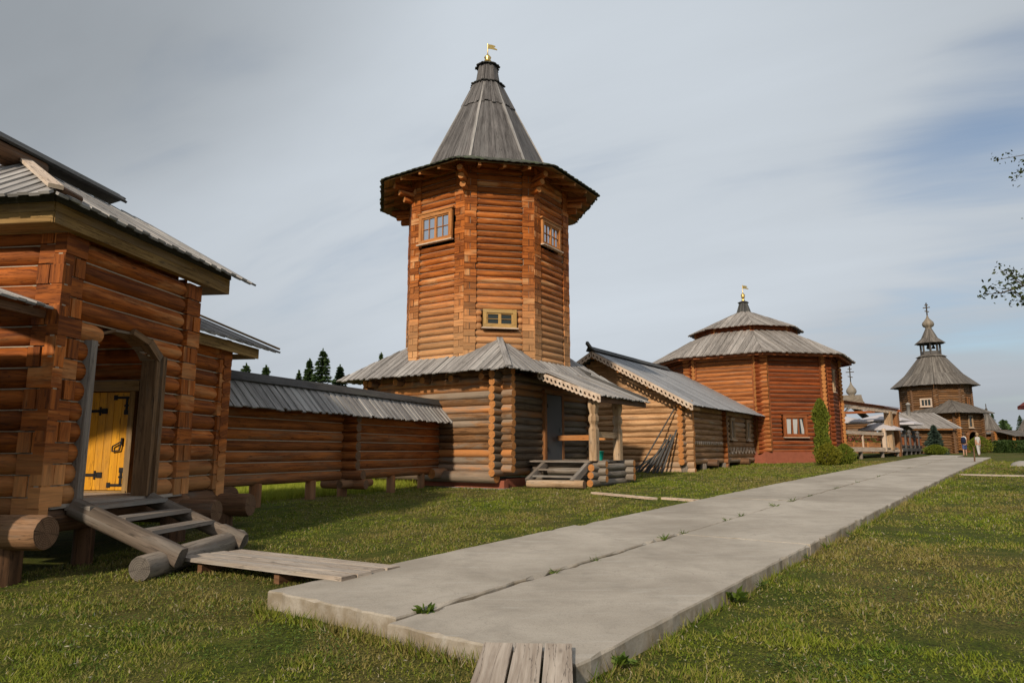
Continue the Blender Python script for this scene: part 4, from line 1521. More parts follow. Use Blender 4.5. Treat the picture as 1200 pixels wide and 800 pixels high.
    # porch: posts with carved necks, rails, deck and the crib of logs it stands on
    def carved_post(a, b, z0, z1):
        mb = MB()
        H = z1 - z0
        prof = [(0.13, 0), (0.13, 0.50 * H), (0.095, 0.55 * H), (0.095, 0.58 * H), (0.135, 0.64 * H), (0.135, 0.70 * H), (0.095, 0.75 * H), (0.115, 0.80 * H), (0.14, 0.86 * H), (0.14, 0.94 * H), (0.11, H)]
        rings = []
        for w, z in prof:
            c = TF(a, b, z0 + z)
            rings.append([c + TF.a * (w * x) + TF.b * (w * y) for x, y in ((-1, -.8), (-.8, -1), (.8, -1), (1, -.8), (1, .8), (.8, 1), (-.8, 1), (-1, .8))])
        mb.loft(rings, 0, False)
        mb.build('carved_post', 'pale_post', t)
    carved_post(1.68, 2.38, 1.34, 3.30)
    carved_post(3.42, 2.38, 1.34, 3.30)
    mb = MB()
    mb.bar(TF(1.8, 2.38, 2.16), TF(3.3, 2.38, 2.16), 0.08, 0.19)
    mb.build('rail', 'pale_post', t)
    mb = MB()
    mb.bar(TF(3.42, 0.05, 2.10), TF(3.42, 2.25, 2.10), 0.08, 0.18)
    mb.build('rail', 'orange_board', t)
    mb = MB()
    for i in range(12):
        a = 1.55 + 0.2 * i
        mb.bar(TF(a, 0.05, 1.31), TF(a, 2.34, 1.31), 0.19, 0.05)
    mb.build('deck', 'stair_board', t)
    mb = MB()
    for k, z in enumerate((0.66, 0.90, 1.13)):
        log(mb, TF(1.28 + 0.05 * k, 2.42, z), TF(4.05, 2.42, z), 0.118)
        mb.cut()
    mb.build('crib_log', ['grey_log', 'end'], t)
    mb = MB()
    for z in (0.78, 1.01, 1.24):
        log(mb, TF(1.78, -0.0, z), TF(1.78, 2.76, z), 0.11)
        mb.cut()
        log(mb, TF(3.82, 0.0, z), TF(3.82, 2.78, z), 0.118)
        mb.cut()
    mb.build('crib_log', ['grey_log', 'end'], t)
    mb = MB()
    log(mb, TF(0.55, 0.62, 0.63), TF(0.55, 2.62, 0.66), 0.125)
    mb.build('step_log', ['pale_post', 'end_dark'], t)
    for b in (0.62, 2.22):
        mb = MB()
        mb.bar(TF(0.52, b, 0.70), TF(1.66, b, 1.26), 0.13, 0.20)
        mb.build('step_stringer', 'stair_board', t)
    for a, z in ((0.86, 0.86), (1.22, 1.06)):
        mb = MB()
        mb.bar(TF(a, 0.66, z), TF(a, 2.18, z), 0.30, 0.055)
        mb.build('step_tread', 'stair_board', t)

    # iron door in its frame
    mb = MB()
    for a in (2.56, 3.76): mb.bar(TF(a, 0.02, 1.30), TF(a, 0.02, 3.62), 0.14, 0.14, up=TF.b)
    mb.bar(TF(2.49, 0.02, 3.70), TF(3.83, 0.02, 3.70), 0.14, 0.16)
    mb.build('door_frame', 'orange_dark', t)
    mb = MB()
    mb.bar(TF(2.64, 0.05, 2.46), TF(3.68, 0.05, 2.46), 0.05, 2.27)
    d = mb.build('door', 'steel', t)
    mb = MB()
    for z in (1.7, 3.2): mb.bar(TF(2.66, 0.09, z - 0.07), TF(2.66, 0.09, z + 0.07), 0.04, 0.04, up=TF.b)
    mb.build('hinge', 'iron', d)
    mb = MB()
    mb.bar(TF(3.58, 0.10, 2.30), TF(3.58, 0.10, 2.46), 0.03, 0.05, up=TF.b)
    mb.build('handle', 'cement', d)

    # octagon
    AP, Z0, Z1, OP = 3.0, 4.55, 11.79, 0.2335
    frs = {}
    for k in range(8):
        az = 169 + 45 * k
        fr = octo(OC, az, AP)
        frs[az % 360] = fr
        hw = AP * math.tan(R(22.5))
        op = []
        if k == 0: op = [(-0.62, 0.62, 5.87, 6.45)]
        if k == 1: op = [(-0.80, 0.76, 9.05, 9.95)]
        if k == 7: op = [(-0.84, 0.50, 9.0, 9.8)]
        mb = MB()
        # b points outward, the logs lie just inside it
        log_wall(mb, fr, -hw + 0.0, hw - 0.0, Z0, Z1, OP, r=0.121, side=1, inset=0.121, shift=(0.5 if k % 2 else 0), hew=(0.44, 0.42), openings=op, caulk=0.009, n=12, blocks=(0.21, 0.44))
        mb.build('octagon_wall', ['oct_log', 'end', 'caulk'], t)
    window(frs[169], -0.58, 0.58, 5.88, 6.30, t, b=0.05, leaves=2, rows=2, cols=1, glass='glass_dark', frame=0.12, mat='window_wood', head=False)
    window(frs[214], -0.78, 0.74, 9.07, 9.93, t, b=0.05, leaves=2, rows=2, cols=2, frame=0.13)
    window(frs[124], -0.82, 0.48, 9.02, 9.78, t, b=0.05, leaves=2, rows=2, cols=2, frame=0.10)
    # brackets stepping out under the eaves
    mb = MB()
    for k in range(8):
        caz = 169 + 22.5 + 45 * k
        for i, (rr, z) in enumerate(((3.55, 10.75), (3.75, 10.98), (3.95, 11.2))):
            c0 = V(OC.x, OC.y, z)
            d = V(math.sin(R(caz)), math.cos(R(caz)), 0)
            log(mb, c0 + d * 3.0, c0 + d * rr, 0.115, n=10)
        mb.cut()
    mb.build('eave_bracket', ['oct_log', 'end'], t)
    mb = MB()
    for k in range(8):
        az = 169 + 45 * k
        fr = octo(OC, az, AP)
        for x in (-0.75, 0, 0.75):
            mb.bar(fr(x, -0.4, 11.66), fr(x * 1.15, 0.98, 11.22), 0.10, 0.10)
            mb.cut()
    mb.build('rafter', 'orange_board', t)
    # eave roof, its plank lining and the spire
    mb = MB()
    oct_roof(mb, OC, 169, 4.08, 11.33, 2.2, 12.25, 0.135, 0.03, 0.06)
    mb.build('eave_roof', 'roof_moss', t)
    mb = MB()
    for k in range(8):
        az = 169 + 45 * k
        A, B = opt(OC, az + 22.5, 4.02, 11.29), opt(OC, az - 22.5, 4.02, 11.29)
        n = V(0, 0, -0.02)
        inn = V(math.sin(R(az)), math.cos(R(az)), 0) * -0.40 + V(0, 0, 0.19)
        i2 = inn * 2.3
        mb.hexa([A, B, B + inn * 1 - (B - A).normalized() * 0.16, A + inn + (B - A).normalized() * 0.16, A + n, B + n, B + inn + n - (B - A).normalized() * 0.16, A + inn + n + (B - A).normalized() * 0.16])
    mb.build('eave_fascia', 'board', t)
    mb = MB()
    oct_roof(mb, OC, 169, 3.92, 11.345, 2.95, 11.83, 0.17, 0.02, 0.0, jit=0.0, ribs=False)
    mb.build('soffit', 'orange_board', t)
    mb = MB()
    oct_roof(mb, OC, 169, 2.40, 12.10, 0.98, 15.22, 0.16, 0.03, 0.05, taper=True, jit=0.03, ribs=False)
    oct_roof(mb, OC, 169, 1.05, 15.14, 0.53, 16.30, 0.14, 0.03, 0.06, taper=True, jit=0.06, ribs=True)
    sp = mb.build('spire', 'spire', t)
    mb = MB()
    for k in range(8):
        caz = 169 + 22.5 + 45 * k
        mb.bar(opt(OC, caz, 2.44, 12.10), opt(OC, caz, 0.535, 16.28), 0.09, 0.06, up=V(math.sin(R(caz)), math.cos(R(caz)), 0.3))
        mb.cut()
    mb.build('hip_batten', 'roof', sp)
    mb = MB()
    oct_roof(mb, OC, 169, 0.66, 16.24, 0.42, 16.36, 0.09, 0.035, 0.0, ribs=True)
    mb.cut()
    oct_roof(mb, OC, 169, 0.47, 17.12, 0.10, 17.26, 0.08, 0.035, 0.0)
    mb.build('spire_collar', 'roof_dark', t)
    mb = MB()
    oct_roof(mb, OC, 169, 0.46, 16.32, 0.34, 17.12, 0.10, 0.03, 0.0, taper=True, ribs=False)
    mb.build('spire_cap', 'spire', t)
    vane(t, (OC.x, OC.y, 17.2), 1.05)


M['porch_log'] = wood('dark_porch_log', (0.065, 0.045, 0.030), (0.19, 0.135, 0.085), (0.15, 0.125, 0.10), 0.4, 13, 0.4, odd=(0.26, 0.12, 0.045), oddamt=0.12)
M['pale_post'] = wood('pale_carved_wood', (0.24, 0.145, 0.075), (0.52, 0.36, 0.22), (0.38, 0.32, 0.26), 0.3, 15, 0.2)
M['orange_dark'] = wood('dark_orange_board', (0.13, 0.05, 0.018), (0.32, 0.14, 0.05), (0.2, 0.14, 0.1), 0.25, 15, 0.2)
M['roof_moss'] = wood('mossy_roof_board', (0.055, 0.058, 0.045), (0.135, 0.135, 0.11), (0.075, 0.092, 0.05), 0.5, 22, 0.4)
M['spire'] = wood('spire_board', (0.060, 0.054, 0.052), (0.175, 0.162, 0.157), (0.115, 0.11, 0.107), 0.3, 9, 0.5)
make_tower()


# ------------------------------------------------------------------ the gabled log house
BF = Fr((7.53, 29.77), 34)


def make_barn():
    t = thing('log_house', 'pale gabled log house with carved white bargeboards and grey board roof', 'building', BF(6.5, -4, gz(10, 33)))
    P = 0.262
    L, W, RZ, EZ = 13.0, 8.2, 6.22, 3.62
    FF = Fr((BF.p.x, BF.p.y), 34 - 90)                        # front gable, runs to the viewer's left
    lm = ['barn_log', 'end', 'caulk']
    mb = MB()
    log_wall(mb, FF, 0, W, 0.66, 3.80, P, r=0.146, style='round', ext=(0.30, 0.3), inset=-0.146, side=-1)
    mb.build('front_log_wall', lm, t)
    mb = MB()                                                  # boards in the gable
    for i in range(17):
        z = 3.86 + i * 0.15
        hw = (W / 2) * (1 - (z - 3.62) / (RZ - 3.62)) - 0.12
        if hw > 0.08: mb.bar(FF(W / 2 - hw, 0.12, z), FF(W / 2 + hw, 0.12, z), 0.05, 0.146)
    mb.build('gable_boarding', 'barn_log', t)
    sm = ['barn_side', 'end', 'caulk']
    mb = MB()
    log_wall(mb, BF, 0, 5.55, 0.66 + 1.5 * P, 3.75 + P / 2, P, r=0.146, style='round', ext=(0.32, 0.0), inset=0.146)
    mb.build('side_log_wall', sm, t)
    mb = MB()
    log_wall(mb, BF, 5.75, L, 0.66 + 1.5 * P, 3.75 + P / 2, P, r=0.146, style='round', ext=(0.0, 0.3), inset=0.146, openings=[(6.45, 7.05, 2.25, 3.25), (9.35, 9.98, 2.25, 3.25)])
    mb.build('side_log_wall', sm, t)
    for fr, s in ((Fr((BF(0, -W, 0).x, BF(0, -W, 0).y), 34), -1), (Fr((BF(L, 0, 0).x, BF(L, 0, 0).y), 34 - 90), 1)):
        mb = MB()
        log_wall(mb, fr, 0, L if s < 0 else W, 0.66, 3.75, P, r=0.146, style='round', ext=(0.3, 0.3), inset=0.146 * s, n=8)
        mb.build('rear_log_wall', sm, t)
    mb = MB()
    for a in (0.62, 5.62, 12.6):
        mb.bar(BF(a, 0.05, 0.85), BF(a, 0.05, 3.6), 0.17, 0.10, up=BF.b)
        mb.cut()
    mb.build('corner_board', 'pale_post', t)
    mb = MB()                                                  # crossed log ends halfway along the side
    for k in range(11):
        log(mb, BF(5.35, -0.5, 0.9 + P * k), BF(5.35, 0.18, 0.9 + P * k), 0.13)
    mb.cut()
    for k in range(11):
        log(mb, BF(12.4, -0.5, 0.9 + P * k), BF(12.4, 0.16, 0.9 + P * k), 0.13)
    mb.build('partition_log', ['wall_log', 'end_dark'], t)
    window(BF, 6.42, 7.08, 2.28, 3.22, t, b=0.04, leaves=1, rows=2, cols=1, frame=0.10, mat='pale_post', head=False)
    window(BF, 9.32, 10.0, 2.28, 3.22, t, b=0.04, leaves=1, rows=2, cols=1, frame=0.10, mat='pale_post', head=False)
    # carved ornament: a row of studs on the first panel and of scrolls on the second
    mb = MB()
    for i in range(14):
        a = 1.3 + i * 0.27
        c = BF(a, 0.02, 2.0)
        mb.hexa([c - BF.a * 0.07, c + V(0, 0, -0.09), c + BF.a * 0.07, c + V(0, 0, 0.09)] + [q + BF.b * 0.03 for q in (c - BF.a * 0.07, c + V(0, 0, -0.09), c + BF.a * 0.07, c + V(0, 0, 0.09))])
    mb.build('carved_stud', 'pale_board', t)
    mb = MB()
    for i in range(9):
        a = 6.5 + i * 0.62
        for j in range(6):
            th0, th1 = math.pi * (1 + j / 6), math.pi * (1 + (j + 1) / 6)
            mb.bar(BF(a + 0.2 * math.cos(th0), 0.03, 1.72 + 0.19 * math.sin(th0)), BF(a + 0.2 * math.cos(th1), 0.03, 1.72 + 0.19 * math.sin(th1)), 0.03, 0.06)
        mb.bar(BF(a - 0.2, 0.03, 1.72), BF(a - 0.2, 0.03, 1.84), 0.06, 0.03, up=BF.b)
        mb.bar(BF(a + 0.2, 0.03, 1.72), BF(a + 0.2, 0.03, 1.84), 0.06, 0.03, up=BF.b)
        mb.cut()
    mb.build('carved_scroll', 'pale_board', t)
    # roof
    a0, a1, eb = -0.75, 14.55, 0.62
    rb = -W / 2
    hz = EZ - 0.06
    mb = MB()
    roof_plane(mb, BF(a0, eb, hz), BF(a1, eb, hz), BF(a1, rb, RZ), BF(a0, rb, RZ), 0.17, 0.025, 0.05, ribs=False, jit=0.02)
    mb.build('roof', 'roof_blue', t)
    mb = MB()
    roof_plane(mb, BF(a1, 2 * rb - eb, hz), BF(a0, 2 * rb - eb, hz), BF(a0, rb, RZ), BF(a1, rb, RZ), 0.17, 0.025, 0.05, ribs=False)
    mb.build('roof', 'roof_blue', t)
    mb = MB()                                                  # second layer of boards over the far end
    roof_plane(mb, BF(11.3, eb + 0.1, hz + 0.32), BF(a1 + 0.15, eb + 0.1, hz + 0.32), BF(a1 + 0.15, rb, RZ + 0.22), BF(8.2, rb, RZ + 0.22), 0.17, 0.03, 0.04, ribs=False)
    mb.build('upper_roof', 'roof_blue', t)
    mb = MB()
    for s in (1, -1):
        p0, p1 = BF(a0 - 0.15, rb + s * 0.2, RZ - 0.02), BF(8.6, rb + s * 0.2, RZ - 0.02)
        q0, q1 = BF(a0 - 0.3, rb, RZ + 0.18), BF(8.6, rb, RZ + 0.18)
        n = BF.b * s * 0.03 + V(0, 0, 0.03)
        mb.hexa([p0, p1, q1, q0, p0 + n, p1 + n, q1 + n, q0 + n])
    # the carved tip of the ridge
    mb.bar(BF(a0 - 0.05, rb, RZ + 0.10), BF(a0 - 0.48, rb, RZ + 0.34), 0.12, 0.14)
    mb.build('ridge_board', 'roof_dark', t)
    for s in (1, -1):
        mb = MB()
        eB = eb if s > 0 else 2 * rb - eb
        lace_board(mb, BF(a0 - 0.03, rb + s * 0.02, RZ - 0.02), BF(a0 - 0.03, eB, hz + 0.02), 0.27, 0.04, BF.a, 0.21, hole=0.22)
        mb.build('bargeboard', 'pale_board', t)
    mb = MB()
    for b in (0.42, -1.4, -2.8, -4.1, -5.4, -6.8, -8.6):
        z = EZ - 0.22 + (RZ - EZ) * (1 - abs(b - rb) / (W / 2 + eb)) + 0.02
        log(mb, BF(a0 + 0.02, b, z - 0.08), BF(0.5, b, z - 0.08), 0.09, n=10)
        mb.cut()
    mb.build('purlin', ['barn_log', 'end'], t)
    # log stubs and stilts below the side wall
    for a in (2.9, 8.2, 12.6):
        mb = MB()
        log(mb, BF(a, -0.6, 1.10), BF(a, 0.42, 1.10), 0.17)
        mb.build('joist_end', ['dark_log', 'end_dark'], t)
    for a, b in ((0.1, -0.15), (2.3, -0.1), (5.3, -0.1), (8.3, -0.1), (12.6, -0.1), (0.1, -3.5), (0.1, -8.0), (12.6, -8.0), (6.0, -8.0)):
        q = BF(a, b, 0)
        mb = MB()
        log(mb, V(q.x, q.y, gz(q.x, q.y) - 0.1), V(q.x, q.y, 1.08), 0.17)
        mb.build('stilt', ['grey_log', 'end_dark'], t)


make_barn()

POLES = [  # base (a, b), top (a, b, z), radius, label
    ((-1.35, -1.75), (-0.20, -0.42, 3.45), 0.035, 'longest dark pole leaning up to the eaves of the pale log house'),
    ((-1.10, -0.75), (-0.20, -0.35, 2.55), 0.045, 'dark pole leaning nearest the corner of the pale log house'),
    ((-1.15, -0.95), (-0.20, -0.52, 2.30), 0.05, None), ((-1.05, -1.15), (-0.20, -0.62, 2.35), 0.05, None), ((-1.25, -1.35), (-0.20, -0.70, 2.1), 0.05, None),
    ((-1.05, -1.55), (-0.20, -0.82, 2.15), 0.05, None), ((-0.95, -1.85), (-0.20, -1.05, 1.75), 0.05, None), ((-1.2, -2.2), (-0.20, -1.5, 1.35), 0.05, 'short dark pole leaning leftmost of the bundle at the pale log house')]
for (ba, bb), (ta, tb, tz), r, lb in POLES:
    q = BF(ba, bb, 0)
    mb = MB()
    log(mb, V(q.x, q.y, gz(q.x, q.y) - 0.03), BF(ta, tb, tz), r, r * 0.8)
    o = mb.build('wooden_pole', ['roof_dark', 'end_dark'])
    move_origin(o, (q.x, q.y, gz(q.x, q.y)))
    tag(o, lb or 'dark wooden pole in the bundle leaning on the gable wall of the pale log house', 'pole', 'poles leaning on the log house')


def make_bucket():
    q = TF(3.0, 1.9, 1.34)
    mb = MB()
    lathe(mb, q, [(0.10, 0), (0.15, 0.28), (0.165, 0.28), (0.165, 0.30), (0.14, 0.30), (0.10, 0.03)], 16)
    o = mb.build('plastic_bucket', 'teal')
    move_origin(o, q)
    tag(o, 'small teal plastic bucket on the porch between the carved posts', 'bucket')


make_bucket()

# ------------------------------------------------------------------ the octagonal hall
HC = V(15.2, 43.9, 0)


def make_hall():
    g = gz(HC.x, HC.y)
    t = thing('octagonal_hall', 'wide red brown octagonal log hall with two-tiered roof and small gilded vane', 'building', V(HC.x, HC.y, g))
    AP, Z0, Z1, P = 5.07, 1.48, 7.25, 0.24
    hw = AP * math.tan(R(22.5))
    frs = {}
    mb = MB()
    for k in range(8):
        fr = octo(HC, 169 + 45 * k, AP + 0.05)
        mb.bar(fr(-hw - 0.02, -0.12, g + 0.15), fr(hw + 0.02, -0.12, g + 0.15), 0.24, 0.80)
    mb.build('brick_footing', 'brick', t)
    for k in range(8):
        az = (169 + 45 * k) % 360
        fr = octo(HC, az, AP)
        frs[az] = fr
        op = []
        if k == 0: op = [(-0.95, 0.62, 2.45, 3.60)]
        mb = MB()
        mat = 'hall_log' if az != 214 else 'hall_sunlit'  # face towards the sun gets a brighter copy, sunlight put into the colour
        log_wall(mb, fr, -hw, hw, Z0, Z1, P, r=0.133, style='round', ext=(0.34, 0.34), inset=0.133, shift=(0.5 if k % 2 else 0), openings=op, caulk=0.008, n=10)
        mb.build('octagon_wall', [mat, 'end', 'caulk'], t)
    # squared boards covering the corners either side of the log ends
    mb = MB()
    for k in range(8):
        az = 169 + 45 * k
        fr = octo(HC, az, AP)
        for s in (-1, 1):
            mb.bar(fr(s * (hw - 0.28), 0.0, 1.5), fr(s * (hw - 0.28), 0.0, 7.1), 0.42, 0.06, up=fr.b)
            mb.cut()
    mb.build('corner_board', 'hall_board', t)
    f = frs[169]
    w = window(f, -0.90, 0.58, 2.55, 3.50, t, b=0.04, leaves=3, rows=1, cols=1, frame=0.16, mat='hall_board', glass='glass_dark')
    mb = MB()                                                  # white curtains behind the panes
    for (x0, x1, y0, y1) in ((-0.70, -0.42, -0.70, -0.46), (-0.30, 0.00, -0.28, -0.08), (0.16, 0.26, 0.22, 0.42)):
        n = 5
        for i in range(n):
            u0, u1 = i / n, (i + 1) / n
            d0, d1 = (0.02 if i % 2 else 0), (0 if i % 2 else 0.02)
            p = [f(y0 + (y1 - y0) * u0, 0.022 + d0 * .3, 2.60), f(y0 + (y1 - y0) * u1, 0.022 + d1 * .3, 2.60), f(x0 + (x1 - x0) * u1, 0.022 + d1 * .3, 3.42), f(x0 + (x1 - x0) * u0, 0.022 + d0 * .3, 3.42)]
            mb.hexa(p + [q + f.b * 0.004 for q in p])
    mb.build('curtain', 'curtain', w)
    f = frs[124]
    window(f, -0.45, 0.05, 5.2, 6.3, t, b=0.04, leaves=1, rows=2, cols=1, frame=0.10, mat='pale_post', glass='glass_dark')
    # roofs
    mb = MB()
    oct_roof(mb, HC, 169, 5.95, 7.10, 2.7, 8.95, 0.20, 0.05, 0.08, jit=0.04)
    mb.build('roof', 'hall_roof', t)
    mb = MB()
    for k in range(8):
        A, B = opt(HC, 169 + 45 * k + 22.5, 5.8, 7.03), opt(HC, 169 + 45 * k - 22.5, 5.8, 7.03)
        mb.bar(A, B, 0.05, 0.16)
        for i in range(7):
            f0 = (i + 0.5) / 7
            c = A + (B - A) * f0
            q = V(HC.x, HC.y, 0) + (V(c.x, c.y, 0) - HC) * 0.84
            mb.bar(c + V(0, 0, 0.02), V(q.x, q.y, c.z + 0.50), 0.1, 0.10)
        mb.cut()
    mb.build('rafter', 'hall_board', t)
    mb = MB()
    for k in range(8):
        fr = octo(HC, 169 + 45 * k, 2.95)
        h2 = 2.95 * math.tan(R(22.5))
        log_wall(mb, fr, -h2, h2, 8.3, 9.35, 0.21, r=0.12, style='round', ext=(0.1, 0.1), inset=0.12, n=8)
    mb.build('drum', ['hall_log', 'end', 'caulk'], t)
    mb = MB()
    oct_roof(mb, HC, 169, 3.28, 9.14, 0.36, 10.54, 0.18, 0.045, 0.06, jit=0.03)
    mb.build('upper_roof', 'hall_roof', t)
    mb = MB()
    oct_roof(mb, HC, 169, 0.46, 10.35, 0.20, 11.25, 0.12, 0.03, 0.0, taper=True, ribs=False)
    oct_roof(mb, HC, 169, 0.30, 11.22, 0.05, 11.34, 0.10, 0.03, 0.0)
    mb.build('roof_cap', 'roof_dark', t)
    vane(t, (HC.x, HC.y, 11.3), 1.15)


M['hall_sunlit'] = wood('sunlit_red_brown_log', (0.20, 0.058, 0.014), (0.50, 0.18, 0.05), (0.34, 0.2, 0.12), 0.15, 13, 0.45)
M['hall_board'] = wood('red_brown_board', (0.15, 0.04, 0.013), (0.36, 0.115, 0.035), (0.25, 0.11, 0.05), 0.1, 15, 0.25)
M['hall_roof'] = wood('hall_roof_board', (0.15, 0.13, 0.115), (0.40, 0.36, 0.325), (0.26, 0.24, 0.22), 0.35, 18, 0.5)
make_hall()


def spruce(x, y, top, rad, label, group=None, mat='spruce', seed=1, z0=None, dens=1.0, skirt=0.06):
    g = gz(x, y) if z0 is None else z0
    h = top - g
    t = thing('spruce_tree', label, 'tree', (x, y, g), group)
    rng = np.random.default_rng(seed)
    mb = MB()
    log(mb, V(x, y, g - 0.1), V(x + 0.03, y, top - 0.15), 0.028 * h * 0.5, 0.012, n=8)
    pts, dirs = [], []
    z = skirt
    while z < 0.985:
        r = rad * (1 - z) ** 0.85 * rng.uniform(0.85, 1.1) + 0.05
        nb = int(rng.integers(6, 10))
        a0 = rng.uniform(0, 6.28)
        for i in range(nb):
            a = a0 + 6.283 * i / nb + rng.uniform(-0.25, 0.25)
            rr = r * rng.uniform(0.7, 1.15)
            m = int((16 + 70 * rr) * dens)
            f = rng.uniform(0.1, 1, m)
            zz = g + h * z + rr * (-0.32 * f + 0.22 * f ** 2) + rng.normal(0, 0.03, m)
            sw = rng.normal(0, 0.10 * rr, m) * (1 - 0.5 * f)
            pts.append(np.stack([x + np.cos(a) * rr * f - np.sin(a) * sw, y + np.sin(a) * rr * f + np.cos(a) * sw, zz], 1))
            dirs.append(np.tile([np.cos(a), np.sin(a), -0.15], (m, 1)))
            if i % 2 == 0:
                mb.bar(V(x, y, g + h * z), V(x + math.cos(a) * rr * 0.8, y + math.sin(a) * rr * 0.8, g + h * z - 0.12 * rr), 0.02, 0.02)
        z += (0.022 + 0.026 * (1 - z)) * rng.uniform(0.8, 1.2)
    # leader shoot
    m = 26
    zz = rng.uniform(0.93, 1.0, m)
    pts.append(np.stack([x + rng.normal(0, .02, m), y + rng.normal(0, .02, m), g + h * zz], 1))
    dirs.append(np.tile([0, 0, 1.0], (m, 1)))
    mb.build('trunk', 'bark', t)
    leaf_tris('crown', np.concatenate(pts), 0.19, mat, t, rng, aspect=0.36, dirs=np.concatenate(dirs))
    return t


SPR = [(-14.3, 36.5, 6.3, 1.7, 'spruce top showing between the gatehouse eaves and the log fence roof, leftmost'),
       (-13.05, 36, 6.15, 1.1, 'thin spruce top just right of the low eaves of the gatehouse'),
       (-11.6, 37, 5.95, 0.8, 'sparse thin spruce tip above the middle of the log fence'),
       (-10.75, 36, 6.45, 1.35, 'left of the pair of full spruce tops above the log fence'),
       (-10.05, 36, 7.05, 1.6, 'tallest full spruce above the log fence'),
       (-9.5, 37.5, 6.35, 1.5, 'spruce crowding the right side of the tallest one above the log fence'),
       (-7.9, 40, 5.3, 1.0, 'low spruce just left of the tower skirt roof'),
       (-7.15, 37, 6.95, 0.55, 'bare-tipped thin spruce left of the tower shaft')]
for i, (x, y, tp, r, lb) in enumerate(SPR):
    spruce(x, y, tp, r, lb, 'spruces beyond the log fence', seed=20 + i, dens=0.45 if r < 0.95 else 1.0)


def shrub(x, y, w, h, label, mat, cat='shrub', name='round_shrub', n=2600, size=0.10, seed=3, column=False, group=None):
    g = gz(x, y)
    t = thing(name, label, cat, (x, y, g), group)
    rng = np.random.default_rng(seed)
    mb = MB()
    for k in range(5):
        a = k * 1.3
        mb.bar(V(x, y, g - 0.05), V(x + math.cos(a) * w * 0.25, y + math.sin(a) * w * 0.25, g + h * 0.6), 0.03, 0.03)
    mb.build('stem', 'bark', t)
    u = rng.uniform(0, 1, n)
    a = rng.uniform(0, 2 * math.pi, n)
    if column:
        prof = np.minimum(1, (1 - u) * 5.0) ** 0.5 * (0.82 + 0.18 * np.minimum(1, u * 5)) * (0.86 + 0.14 * np.sin(u * 9))
    else:
        prof = np.sqrt(np.maximum(0.02, 1 - (2 * u - 0.95) ** 2)) * (0.85 + 0.3 * (1 - u))
    lump = 1 + 0.26 * np.sin(a * 3 + u * 13) * np.sin(a * 5 - u * 19) + 0.13 * rng.normal(size=n)
    rr = w / 2 * prof * lump * rng.uniform(0.55, 1.0, n) ** 0.4
    p = np.stack([x + np.cos(a) * rr, y + np.sin(a) * rr, g + 0.03 + u * h * (1 + 0.04 * np.sin(a * 4))], 1)
    d = np.stack([np.cos(a) * 0.5, np.sin(a) * 0.5, np.full(n, 0.9)], 1)
    leaf_tris('foliage', p, size, mat, t, rng, aspect=0.45, dirs=d)
    return t


shrub(16.6, 36.9, 0.78, 3.30, 'tall green column of thuja against the octagonal hall', 'thuja', 'tree', 'columnar_thuja', 9000, 0.13, 5, True)
shrub(16.05, 35.1, 1.10, 1.05, 'round golden shrub in front of the columnar thuja', 'thuja_gold', n=4200, seed=6)
shrub(17.25, 35.9, 0.95, 1.0, 'round greener shrub beside the terrace end post', 'thuja', n=3600, seed=7)


# ------------------------------------------------------------------ terrace by the hall
DF = Fr((20.3, 43.0), 45)


